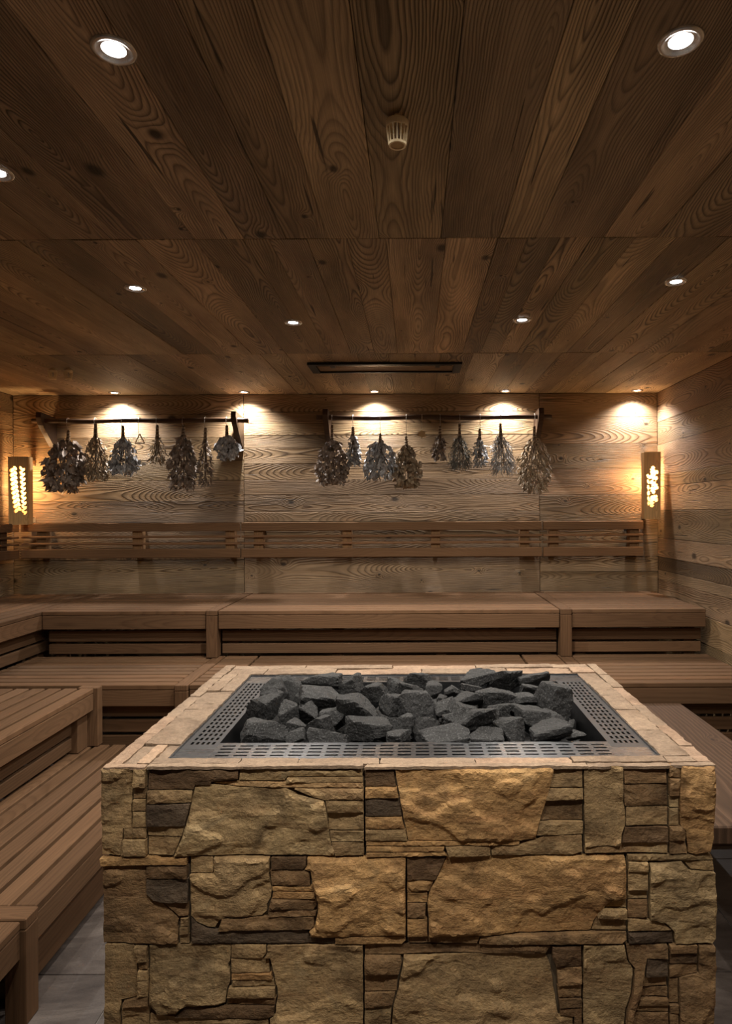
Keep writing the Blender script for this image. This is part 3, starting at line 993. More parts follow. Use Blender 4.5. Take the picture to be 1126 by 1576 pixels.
# left
rim_strip([HF + .0145, 1.26, 1.37, 1.52, 1.68, HBK], 'y', HX0, HX0 + .026)
rim_strip([HF + .0145, 1.20], 'y', HX0 + .028, HX0 + .05)
rim_strip([HF + .0145, 1.20], 'y', HX0 + .052, -.4535)
rim_strip([1.2015, 1.415, 1.455, 1.56], 'y', HX0 + .028, PX0)
rim_strip([1.56, 1.7235], 'y', HX0 + .028, HX0 + .058)
rim_strip([1.56, 1.7235], 'y', HX0 + .060, PX0)
rim_strip([PY0 + .0025, 1.1995], 'y', -.4515, PX0)
# right
rim_strip([HF + .0145, 1.185, 1.30, 1.44, 1.58, 1.70, HBK], 'y', HX1 - .024, HX1)
rim_strip([PY0 + .0025, 1.27, 1.40, 1.50, 1.62, 1.7235], 'y', PX1, HX1 - .026)
RIM.append([(.4335, HF + .0145), (HX1 - .0255, HF + .0145), (HX1 - .0255, PY0 + .001), (.4335, PY0 + .001)])
# back
rim_strip([HX0 + .028, -.40, -.21, .02, .25, .42, HX1 - .026], 'x', PY1 + .003, 1.782)
rim_strip([HX0 + .028, -.30, -.06, .17, .38, HX1 - .026], 'x', 1.784, HBK)
for i, p in enumerate(RIM):
    w = min(max(q[0] for q in p) - min(q[0] for q in p), max(q[1] for q in p) - min(q[1] for q in p))
    stone_obj('rim_stone', surround, p, random.Random(i).choice('tttp'), 400 + i, rim_map, .006 if min(q[1] for q in p) < HF + .001 else .03, .0026 if w > .03 else .0018, .010, M['rim'], .0025, random.Random(i + 5).uniform(-.002, .002), .0035, mode=1)

# ------------------------------------------------------------------ steel tray with slotted grates
tray = empty('stone_tray', (0, 1.43, HT - .25), 'stainless steel heater tray with slotted rim holding the sauna stones', 'heater tray')
GX0, GX1, GY0, GY1 = -.366, .362, 1.222, 1.655   # pit
GZ = HT - .006
def slotted(name, x0, x1, y0, y1, xs, ys, mat, rot=None):
    """flat plate with rectangular slots: xs / ys lists of (start, end) hole spans"""
    gx = sorted(set([x0, x1] + [a for s in xs for a in s]))
    gy = sorted(set([y0, y1] + [a for s in ys for a in s]))
    bm = bmesh.new()
    V = [[bm.verts.new((a, b, 0)) for b in gy] for a in gx]
    hx = [any(abs(gx[i] - s[0]) < 1e-6 for s in xs) for i in range(len(gx) - 1)]
    hy = [any(abs(gy[j] - s[0]) < 1e-6 for s in ys) for j in range(len(gy) - 1)]
    for i in range(len(gx) - 1):
        for j in range(len(gy) - 1):
            if hx[i] and hy[j]:
                continue
            bm.faces.new((V[i][j], V[i + 1][j], V[i + 1][j + 1], V[i][j + 1]))
    ext = bmesh.ops.extrude_face_region(bm, geom=list(bm.faces))
    for v in [g for g in ext['geom'] if isinstance(g, bmesh.types.BMVert)]:
        v.co.z -= .002
    bmesh.ops.recalc_face_normals(bm, faces=bm.faces)
    c = Vector(((x0 + x1) / 2, (y0 + y1) / 2, 0))
    bmesh.ops.translate(bm, vec=-c, verts=bm.verts)
    o = link(name, mesh_from(bm, name), tray, (c.x, c.y, GZ), mat)
    return o
def spans(a, b, n, duty):
    p = (b - a) / n
    return [(a + i * p + p * (1 - duty) / 2, a + (i + 1) * p - p * (1 - duty) / 2) for i in range(n)]
g = slotted('slotted_grate', PX0 + .002, GX0, GY0 - .03, GY1 + .0, spans(PX0 + .010, GX0 - .006, 5, .5), spans(GY0 - .012, GY1 - .006, 19, .60), M['steel_dark'])
g = slotted('slotted_grate', GX1, PX1 - .002, GY0 - .03, GY1 + .0, spans(GX1 + .010, PX1 - .010, 5, .5), spans(GY0 - .012, GY1 - .006, 19, .60), M['steel_dark'])
slotted('slotted_grate', GX0 - .0, GX1 + .0, PY0 + .003, GY0, spans(GX0 + .006, GX1 - .006, 22, .74), spans(PY0 + .018, GY0 - .008, 4, .36), M['steel'])
slotted('slotted_grate', GX0, GX1, GY1, PY1 - .003, spans(GX0 + .02, GX1 - .02, 22, .74), spans(GY1 + .012, PY1 - .012, 4, .42), M['steel'])
# plain corner pieces
def plate(name, b, mat):
    bm = bmesh.new()
    add_box(bm, *b)
    c = Vector(((b[0] + b[1]) / 2, (b[2] + b[3]) / 2, (b[4] + b[5]) / 2))
    bmesh.ops.translate(bm, vec=-c, verts=bm.verts)
    return link(name, mesh_from(bm, name), tray, c, mat)
ZB = HT - .22
for (a, b) in ((PX0 + .002, GX0), (GX1, PX1 - .002)):
    plate('corner_plate', (a, b, PY0 + .003, GY0 - .03, GZ - .002, GZ), M['steel'])
    plate('corner_plate', (a, b, GY1, PY1 - .003, GZ - .002, GZ), M['steel'])
plate('tray_side', (GX0 - .002, GX0, GY0, GY1, ZB, GZ - .0022), M['steel_dark'])
plate('tray_side', (GX1, GX1 + .002, GY0, GY1, ZB, GZ - .0022), M['steel_dark'])
plate('tray_front', (GX0, GX1, GY0 - .002, GY0, ZB, GZ - .0022), M['steel'])
plate('tray_back', (GX0, GX1, GY1, GY1 + .002, ZB, GZ - .0022), M['steel'])
plate('slot_shade_sheet', (PX0 + .004, PX1 - .004, PY0 + .008, GY0 - .003, GZ - .03, GZ - .028), M['black'])  # added black sheet, stands in for the shade seen through the front slots
plate('tray_bottom', (GX0, GX1, GY0, GY1, ZB - .002, ZB), M['black'])
plate('edge_flange', (PX0 + .002, PX1 - .002, PY0 + .001, PY0 + .0028, GZ - .02, GZ + .003), M['steel'])
plate('edge_flange', (PX0 + .002, PX1 - .002, PY1 - .0028, PY1 - .001, GZ - .02, GZ + .003), M['steel'])
plate('edge_flange', (PX0 + .0, PX0 + .0018, PY0 + .001, PY1 - .001, GZ - .02, GZ + .003), M['steel'])
plate('edge_flange', (PX1 - .0018, PX1 - .0, PY0 + .001, PY1 - .001, GZ - .02, GZ + .003), M['steel'])

# ------------------------------------------------------------------ sauna stones
def rock_mesh(seed, rx, ry, rz):
    rr = random.Random(seed)
    bm = bmesh.new()
    bmesh.ops.create_icosphere(bm, subdivisions=4, radius=1.0)
    planes = []
    for i in range(rr.randint(6, 9)):
        n = Vector((rr.gauss(0, 1), rr.gauss(0, 1), rr.gauss(0, 1))).normalized()
        planes.append((n, rr.uniform(.48, .88)))
    for ax in ((1, 0, 0), (-1, 0, 0), (0, 1, 0), (0, -1, 0), (0, 0, 1), (0, 0, -1)):
        planes.append((Vector(ax), 1.0))
    sd = Vector((seed * 1.37, seed * 2.11, seed * .77))
    for v in bm.verts:
        d = v.co.normalized()
        r = 1.6
        for n, k in planes:
            c = d.dot(n)
            if c > 1e-3:
                r = min(r, k / c)
        r *= 1 + .06 * noise.fractal(d * 2.3 + sd, .9, 2.1, 4) + .025 * noise.noise(d * 9 + sd)
        v.co = Vector((d.x * r * rx, d.y * r * ry, d.z * r * rz))
    me = mesh_from(bm, 'sauna_stone', False)
    me.materials.append(M['rock'])
    return me
ROCKS = [(439, 1055, 53, 29), (424, 1064, 40, 36), (412, 1092, 43, 42), (497, 1051, 50, 18), (542, 1051, 38, 24), (503, 1077, 72, 40),
         (457, 1078, 22, 16), (573, 1066, 46, 20), (445, 1103, 32, 38), (474, 1097, 42, 30), (550, 1100, 56, 54), (598, 1087, 40, 36),
         (490, 1118, 46, 35), (457, 1118, 28, 30), (398, 1126, 80, 30), (460, 1134, 36, 18), (505, 1137, 56, 14), (567, 1126, 58, 24),
         (590, 1108, 30, 18), (618, 1114, 28, 24), (614, 1131, 36, 20), (614, 1058, 38, 24), (513, 1102, 34, 20),
         (649, 1047, 45, 24), (647, 1087, 54, 44), (630, 1066, 36, 24), (735, 1047, 52, 20), (777, 1048, 44, 34), (820, 1049, 42, 18),
         (668, 1063, 38, 20), (697, 1064, 32, 20), (715, 1079, 50, 28), (769, 1073, 62, 32), (727, 1060, 28, 16), (806, 1076, 36, 26),
         (817, 1063, 26, 16), (844, 1079, 44, 50), (687, 1092, 32, 22), (711, 1097, 54, 16), (769, 1097, 34, 26), (793, 1092, 30, 18),
         (721, 1111, 80, 32), (652, 1117, 40, 24), (783, 1123, 54, 36), (822, 1108, 44, 34), (852, 1108, 38, 24), (677, 1132, 76, 20),
         (740, 1135, 58, 14), (846, 1130, 54, 22), (878, 1130, 40, 20), (679, 1077, 18, 14)]
placed = []
for i, (cx, cy, w, h) in enumerate(ROCKS):
    t = (1140 - cy) / 105.0                   # 0 front .. 1 back
    hh = .437 - .032 * min(1, max(0, t))
    d = hh / ((cy - VY) / F)
    d = min(max(d, GY0 + .035), GY1 - .035)
    p = P(cx, cy, d)
    rx = w / 2 * d / F * 1.14
    rz = max(h / 2 * d / F * 1.1, rx * .5)
    ry = min(.5 * (rx + rz) * 1.05, .05)
    p.x = min(max(p.x, GX0 + rx * .98), GX1 - rx * .98)
    p.y = min(max(p.y, GY0 + ry * .98), GY1 - ry * .98)
    placed.append([i, cx, cy, w, h, p, rx, ry, rz])
# labels: rows from front to back, counted from the left
bands = [(1122, 2000, 'front row'), (1103, 1122, 'second row'), (1086, 1103, 'third row'), (1069, 1086, 'fourth row'), (1055, 1069, 'fifth row'), (0, 1055, 'rearmost row')]
ordn = ['first', 'second', 'third', 'fourth', 'fifth', 'sixth', 'seventh', 'eighth', 'ninth', 'tenth', 'eleventh', 'twelfth', 'thirteenth']
rlabel = {}
for lo, hi, nm in bands:
    row = sorted([r for r in placed if lo <= r[2] < hi], key=lambda r: r[1])
    for k, r in enumerate(row):
        sz = 'large' if r[3] * r[4] > 1700 else ('small' if r[3] * r[4] < 500 else 'medium')
        rlabel[r[0]] = '%s dark grey sauna stone, %s from the left in the %s of the pile' % (sz, ordn[k], nm)
for r in placed:
    i, cx, cy, w, h, p, rx, ry, rz = r
    o = link('sauna_stone', rock_mesh(50 + i, rx, ry, rz), None, p)
    rr = random.Random(i)
    o.rotation_euler = (rr.uniform(-.15, .15), rr.uniform(-.25, .25), rr.uniform(-.3, .3))
    v = rr.uniform(.6, 1.0)
    o.color = (v, v, v, 1)
    tag(o, rlabel[i], 'stone', 'stones in the heater tray')
fill = [rock_mesh(300 + k, .045, .042, .036) for k in range(6)]
rr = random.Random(3)
for i in range(8):
    for j in range(5):
        x = GX0 + .048 + (GX1 - GX0 - .096) * i / 7
        y = GY0 + .045 + (GY1 - GY0 - .09) * j / 4
        o = link('sauna_stone', rr.choice(fill), None, (x, y, HT - .085 + .022 * j / 4 + rr.uniform(-.008, .008)))
        o.rotation_euler = (rr.uniform(-.3, .3), rr.uniform(-.3, .3), rr.uniform(0, 6.28))
        v = rr.uniform(.7, 1.0)
        o.color = (v, v, v, 1)
        tag(o, 'dark grey sauna stone lying in the gaps under the top layer of the pile', 'stone', 'stones under the top layer')

# ------------------------------------------------------------------ plank bench right of the heater
sx0, sx1, sy0, sy1, sz = .63, 1.19, 1.768, 2.905, .45
st = empty('plank_bench', ((sx0 + sx1) / 2, (sy0 + sy1) / 2, 0), 'dark low plank bench with bold grain right of the heater', 'bench')
plank('seat_board', st, (sx0, sx1, sy0, sy1, sz - .05, sz), 'y', 'x', M['stool'], .004)
for y in (sy0 + .16, sy1 - .16):
    for x in (sx0 + .02, sx1 - .08):
        plank('leg', st, (x, x + .06, y - .03, y + .03, 0, sz - .0505), 'z', 'x', M['stool'], .003)
    plank('stretcher', st, (sx0 + .081, sx1 - .081, y - .015, y + .015, sz - .13, sz - .0505), 'x', 'z', M['stool'], .003)

# ------------------------------------------------------------------ ceiling spots
def ring_mesh():
    bm = bmesh.new()
    add_lathe(bm, [(.0195, .0015), (.0250, .0015), (.0275, -.0015), (.031, -.003), (.036, -.0015), (.037, .003)], 32)
    me = mesh_from(bm, 'trim_ring', True)
    me.materials.append(M['chrome'])
    return me
def lens_mesh():
    bm = bmesh.new()
    add_lathe(bm, [(.0005, -.0005), (.012, .000), (.0195, .0015)], 24)
    me = mesh_from(bm, 'lens', True)
    me.materials.append(M['led'])
    return me
RING, LENS = ring_mesh(), lens_mesh()
def spot(x, y, label, watt, size=140, blend=1.0, tilt=0.0, group='recessed ceiling spots', r=.018, color=None):
    e = empty('ceiling_spot', (x, y, ZC - .003), label, 'ceiling light', group)
    link('trim_ring', RING, e, e.location)
    link('lens', LENS, e, e.location)
    ld = bpy.data.lights.new('spot_light', 'SPOT')
    ld.energy = watt
    ld.color = color or SPOT_COL
    ld.spot_size = math.radians(size)
    ld.spot_blend = blend
    ld.shadow_soft_size = r
    lo = bpy.data.objects.new('spot_light', ld)
    COL.objects.link(lo)
    lo.parent = e
    lo.location = (0, 0, -.008)
    lo.rotation_euler = (tilt, 0, 0)
def px_c(x, y):
    x, y = unroll(x, y)
    d = (ZC - EYE) * F / (VY - y)
    return (x - VX) / F * d, d
SPOTS = [(175, 75, 'recessed ceiling spot at the top left of the photo'), (1047, 62, 'recessed ceiling spot at the top right of the photo'),
         (208, 443, 'recessed ceiling spot on the left, in the middle ceiling boards'), (1040, 433, 'recessed ceiling spot on the right, in the middle ceiling boards'),
         (451, 496, 'recessed ceiling spot left of centre, in front of the air vent'), (803, 492, 'recessed ceiling spot right of centre, in front of the air vent'),
         (-6, 265, 'recessed ceiling spot just cut off by the left photo edge')]
for x, y, lb in SPOTS:
    X, Y = px_c(x, y)
    spot(X, Y, lb, SPOT_W * (.5 if y < 100 else 1.75 if y > 480 else .35 if y < 300 else .5), 178 if y < 100 else 142 if y > 480 else 140 if y < 300 else 177, .25 if y < 100 else .9 if y > 480 or y < 300 else .4)
for k, (X, Y) in enumerate(((.9, 1.46),  (-.28, .33), (.28, .33), (-.95, .72), (.9, .72), (-2.2, 2.3), (-2.2, 3.3))):  # the pair before the heater is unseen, added to rake its stone front
    spot(X, Y, ['recessed ceiling spot right of the heater outside the photo', 'unseen ceiling spot added to light the heater front, left one', 'unseen ceiling spot added to light the heater front, right one',
                'recessed ceiling spot above the low left bench', 'recessed ceiling spot above the right aisle', 'recessed ceiling spot above the left wall bench', 'recessed ceiling spot above the left bench corner'][k], SPOT_W * (.2 if X < -2 else 0.72 if Y < .5 else .45 if Y > 1 else .2), 136 if Y < .5 else 140, .8)
for k, x in enumerate((178, 377, 577, 778, 980)):
    X = (x - VX) / F * 4.175
    spot(X, 4.165, '%s from the left of the five ceiling spots along the back wall' % ordn[k], WALL_W, 132, 1.0, 0.0, 'spots along the back wall', .012, WALL_COL)

# ------------------------------------------------------------------ ceiling vent
(vx0, vy1), (vx1, vy0) = px_c(475, 557.5), px_c(708, 570)
vx0, vx1 = -.545, .255
va, vb = sorted((vy0, vy1))
vent = empty('air_vent', ((vx0 + vx1) / 2, (va + vb) / 2, ZC), 'long black framed air vent slot in the ceiling', 'air vent')
def vbox(name, b, mat):
    bm = bmesh.new()
    add_box(bm, *b)
    bmesh.ops.translate(bm, vec=-Vector(vent.location), verts=bm.verts)
    return link(name, mesh_from(bm, name), vent, vent.location, mat)
bm = bmesh.new()
add_box(bm, vx0, vx1, va, va + .018, ZC - .014, ZC - .002)
add_box(bm, vx0, vx1, vb - .018, vb, ZC - .014, ZC - .002)
add_box(bm, vx0, vx0 + .04, va + .018, vb - .018, ZC - .014, ZC - .002)
add_box(bm, vx1 - .04, vx1, va + .018, vb - .018, ZC - .014, ZC - .002)
bmesh.ops.translate(bm, vec=-Vector(vent.location), verts=bm.verts)
link('frame', mesh_from(bm, 'frame'), vent, vent.location, M['black'])
plank('panel', vent, (vx0 + .041, vx1 - .041, va + .019, vb - .019, ZC - .006, ZC - .003), 'x', 'y', M['old'], .0005)
vbox('rail', (vx0 + .05, vx1 - .05, va + .03, va + .036, ZC - .014, ZC - .0065), M['chrome'])
for cx in (-.42, .13):
    vbox('clip', (cx - .012, cx + .012, va + .05, va + .09, ZC - .012, ZC - .0065), M['black'])

# ------------------------------------------------------------------ cage sensors on the ceiling
def sensor(x, y, label, s=1.0):
    e = empty('ceiling_sensor', (x, y, ZC - .0015), label, 'sensor', 'caged sensors on the ceiling')
    def sub(name, bm, mat, smooth=False):
        return link(name, mesh_from(bm, name, smooth), e, e.location, mat)
    R0, R1, H = .0222 * s, .0165 * s, .060 * s
    bm = bmesh.new()
    add_lathe(bm, [(.005 * s, 0), (.006 * s, -.003), (R0 * .93, -.0125 * s), (R0, -.015 * s), (R0 * .985, -.027 * s), (R0 * .9, -.0275 * s)], 28)
    sub('collar', bm, M['beige'])
    for k in range(16):
        a = 2 * math.pi * k / 16
        bm = bmesh.new()
        add_tube(bm, [(R0 * .95 * math.cos(a), R0 * .95 * math.sin(a), -.026 * s), (R1 * .97 * math.cos(a), R1 * .97 * math.sin(a), -H)], .0013 * s, 6)
        sub('bar', bm, M['beige'])
    bm = bmesh.new()
    add_lathe(bm, [(R1 * .8, -H - .001), (R1 * 1.02, -H - .001), (R1 * 1.05, -H + .0035), (R1 * .9, -H + .0035), (R1 * .8, -H - .001)], 28)
    sub('end_ring', bm, M['beige'])
    bm = bmesh.new()
    add_lathe(bm, [(.0004, -H + .001), (R1 * .85, -H + .001)], 20)
    sub('end_mesh', bm, M['raw_wood'])
    bm = bmesh.new()
    add_tube(bm, [(0, 0, -.004), (0, 0, -H * .75)], .004 * s, 10)
    sub('probe', bm, M['probe'])
X, Y = px_c(611, 175)
sensor(X, Y, 'large beige caged sensor hanging near the centre of the ceiling')
X, Y = px_c(81, 566)
sensor(X, Y, 'left one of the two small beige caged sensors near the back wall')
X, Y = px_c(105, 566)
sensor(X, Y, 'right one of the two small beige caged sensors near the back wall')

# ------------------------------------------------------------------ corner lamps with leaf cut-outs
def leaf_outline(kind, cx, cy, L, ang, W=None):
    pts = []
    n = 22
    if kind == 'round':
        W = W or L * .85
        for k in range(14):
            a = 2 * math.pi * k / 14
            pts.append((L / 2 * math.cos(a), W / 2 * math.sin(a)))
    else:   # oak: lobed
        up, dn = [], []
        for k in range(n + 1):
            t = k / n
            w = .36 * L * (math.sin(math.pi * min(1, t * .90 + .05)) ** .6) * (.76 + .24 * math.cos(t * 2 * math.pi * 3.0 + 3.1))
            up.append((L * (t - .5), w))
            dn.append((L * (t - .5), -w))
        pts = up + list(reversed(dn[1:-1]))
    c, s = math.cos(ang), math.sin(ang)
    return [(cx + x * c - y * s, cy + x * s + y * c) for x, y in pts]

def corner_lamp(x0, x1, z0, z1, yf, shapes, label, taper):
    e = empty('corner_lamp', ((x0 + x1) / 2, yf, z0), label, 'wall lamp', 'leaf cut-out lamps in the corners')
    w, h = x1 - x0, z1 - z0
    outer = [(-w / 2 + taper[0], 0), (w / 2 - taper[1], 0), (w / 2, h), (-w / 2, h)]
    pts = [Vector(p) for p in outer]
    edges = [(0, 1), (1, 2), (2, 3), (3, 0)]
    for sh in shapes:
        i0 = len(pts)
        pts += [Vector(p) for p in sh]
        edges += [(i0 + k, i0 + (k + 1) % len(sh)) for k in range(len(sh))]
    r = geometry.delaunay_2d_cdt(pts, edges, [], 0, 1e-6)
    vo, fa = r[0], r[2]
    bm = bmesh.new()
    vs = [bm.verts.new((p.x, 0, p.y)) for p in vo]
    for f in fa:
        c = (sum(vo[i].x for i in f) / len(f), sum(vo[i].y for i in f) / len(f))
        if inside(c, outer) and not any(inside(c, sh) for sh in shapes):
            bm.faces.new([vs[i] for i in f])
    ext = bmesh.ops.extrude_face_region(bm, geom=list(bm.faces))
    for v in [g for g in ext['geom'] if isinstance(g, bmesh.types.BMVert)]:
        v.co.y += .008
    bmesh.ops.recalc_face_normals(bm, faces=bm.faces)
    # turn so that the grain (local x) follows the height
    o = link('front_board', None, e, e.location) if False else None
    rot = Matrix(((0, 0, 1), (-1, 0, 0), (0, -1, 0)))      # world(x,y,z) -> local (z,-x,-y)
    for v in bm.verts:
        v.co = rot @ v.co
    me = mesh_from(bm, 'front_board')
    o = link('front_board', me, e, e.location, M['lampwood'])
    o.rotation_euler = rot.transposed().to_euler()
    cx = (x0 + x1) / 2
    plank('side_board', e, (x0, x0 + .010, yf + .0085, yf + .052, z0 + .002, z1 - .002), 'z', 'y', M['lampwood'], .001)
    plank('side_board', e, (x1 - .010, x1, yf + .0085, yf + .052, z0 + .002, z1 - .002), 'z', 'y', M['lampwood'], .001)
    plank('hanger', e, (cx - .012, cx + .012, yf + .0535, YB - .002, z0 + .01, z0 + .05), 'z', 'x', M['lampwood'], .001)
    plank('hanger', e, (cx - .012, cx + .012, yf + .0535, YB - .002, z1 - .05, z1 - .01), 'z', 'x', M['lampwood'], .001)
    bm = bmesh.new()
    add_box(bm, x0 + .011, x1 - .011, yf + .010, yf + .0115, z0 + .03, z1 - .03)
    bmesh.ops.translate(bm, vec=-Vector(e.location), verts=bm.verts)
    link('diffuser', mesh_from(bm, 'diffuser'), e, e.location, M['diffuser'])
    for zz, en, yy in ((z0 + h * .68, 5.0, .042), (z0 + h * .40, 1.6, .042), (z0 + h * .62, .75, .11)):
        ld = bpy.data.lights.new('lamp_bulb', 'POINT')
        ld.energy = en
        ld.color = LAMP_COL
        ld.shadow_soft_size = .018
        lo = bpy.data.objects.new('lamp_bulb', ld)
        COL.objects.link(lo)
        lo.parent = e
        lo.location = (0, yy, zz - z0)

YLAMP = 4.09
sh = []
for k in range(10):     # two hanging twigs of round leaves
    z = .09 + .255 * k / 9
    x = -.030 + .026 * (1 - k / 9) ** 1.5
    sh.append(leaf_outline('round', x - .009, z, .034, .7, .024))
    sh.append(leaf_outline('round', x + .010, z + .012, .032, 2.3, .021))
for k in range(10):
    z = .075 + .27 * k / 9
    x = .036 - .012 * k / 9
    sh.append(leaf_outline('round', x - .006, z + .010, .032, 2.2, .018))
    sh.append(leaf_outline('round', x + .007, z, .030, .8, .018))
xa, xb = (12.5 - VX) / F * YLAMP, (43.5 - VX) / F * YLAMP
corner_lamp(xa, xb, ZP(805, YLAMP), ZP(700, YLAMP), YLAMP, sh, 'wooden lamp with two glowing twigs of round leaves, left corner', (.004, .004))
sh = []
for (cx, cz, L, a) in ((.004, .310, .060, 1.35), (.016, .292, .060, .25), (-.022, .268, .040, 2.2), (.010, .262, .066, -.35), (-.024, .236, .034, 1.9), (.010, .222, .068, -.75), (-.024, .200, .036, 1.7),
                       (.020, .196, .052, .15), (.004, .182, .056, -1.2), (-.023, .164, .036, 1.5), (.012, .128, .064, -.55), (-.022, .128, .036, 1.8), (.016, .140, .046, .3), (-.004, .100, .062, -1.45), (-.024, .098, .030, 1.6)):
    sh.append(leaf_outline('oak', cx - .002, cz, L * .86, a))
xa, xb = (991 - VX) / F * YLAMP, (1017 - VX) / F * YLAMP
corner_lamp(xa, xb, ZP(800.5, YLAMP), ZP(697, YLAMP), YLAMP, sh, 'wooden lamp with glowing oak leaf cut-outs, right corner', (.000, .006))

# ------------------------------------------------------------------ racks with hanging bundles
PD = 4.125
def rack(px0, px1, py0, py1, brackets, label):
    a, b = P(px0, py0, PD), P(px1, py1, PD)
    c = (a + b) / 2
    e = empty('hanging_rack', c, label, 'rack', 'pole racks on the back wall')
    bm = bmesh.new()
    n = 14
    L = (b - a).length
    pts = [(-L / 2 + L * k / n, .002 * math.sin(k * 1.7), .003 * math.sin(k * 1.1 + 1)) for k in range(n + 1)]
    add_tube(bm, pts, [.0155 + .0015 * math.sin(k * 2.3) for k in range(n + 1)], 12)
    o = link('pole', mesh_from(bm, 'pole', True), e, c, M['pole'])
    for px in brackets:
        X = (px - VX) / F * 4.17
        prof = [(YB - .001, .035), (PD - .05, .050), (PD - .055, .015), (PD - .03, -.03), (YB - .035, -.155), (YB - .001, -.165)]
        bm = bmesh.new()
        f = bm.faces.new([bm.verts.new((X - .016, y, c.z + z)) for y, z in prof])
        ext = bmesh.ops.extrude_face_region(bm, geom=[f])
        for v in [g for g in ext['geom'] if isinstance(g, bmesh.types.BMVert)]:
            v.co.x += .032
        bmesh.ops.recalc_face_normals(bm, faces=bm.faces)
        cc = Vector((X, PD, c.z))
        rot = Matrix(((0, 0, 1), (0, 1, 0), (-1, 0, 0)))
        for v in bm.verts:
            v.co = rot @ (v.co - cc)
        br = link('bracket', mesh_from(bm, 'bracket'), e, cc, M['pole'])
        br.rotation_euler = rot.transposed().to_euler()
        br.color = (0.8, 0.78, 0.75, 1)
    return c.z
rack(50, 382, 649, 646, (73, 366), 'dark pole rack on two wooden brackets, left part of the back wall')
rack(487, 848, 643.5, 641.5, (504, 829), 'dark pole rack on two wooden brackets, right part of the back wall')
def pole_z(px):
    y = 649 - 3 * (px - 50) / 332 if px < 400 else 643.5 - 2 * (px - 487) / 361
    return P(px, y, PD).z

def leaf_shape(kind):
    # (x along, half width) profile, normalised length 1
    return {'broad': [(0, .03), (.28, .26), (.62, .22), (1, .02)], 'long': [(0, .02), (.3, .12), (.7, .10), (1, .01)], 'needle': [(0, .025), (.5, .035), (1, .008)],
            'round': [(0, .04), (.25, .36), (.7, .36), (1, .06)], 'curl': [(0, .05), (.4, .15), (.75, .12), (1, .03)]}[kind]

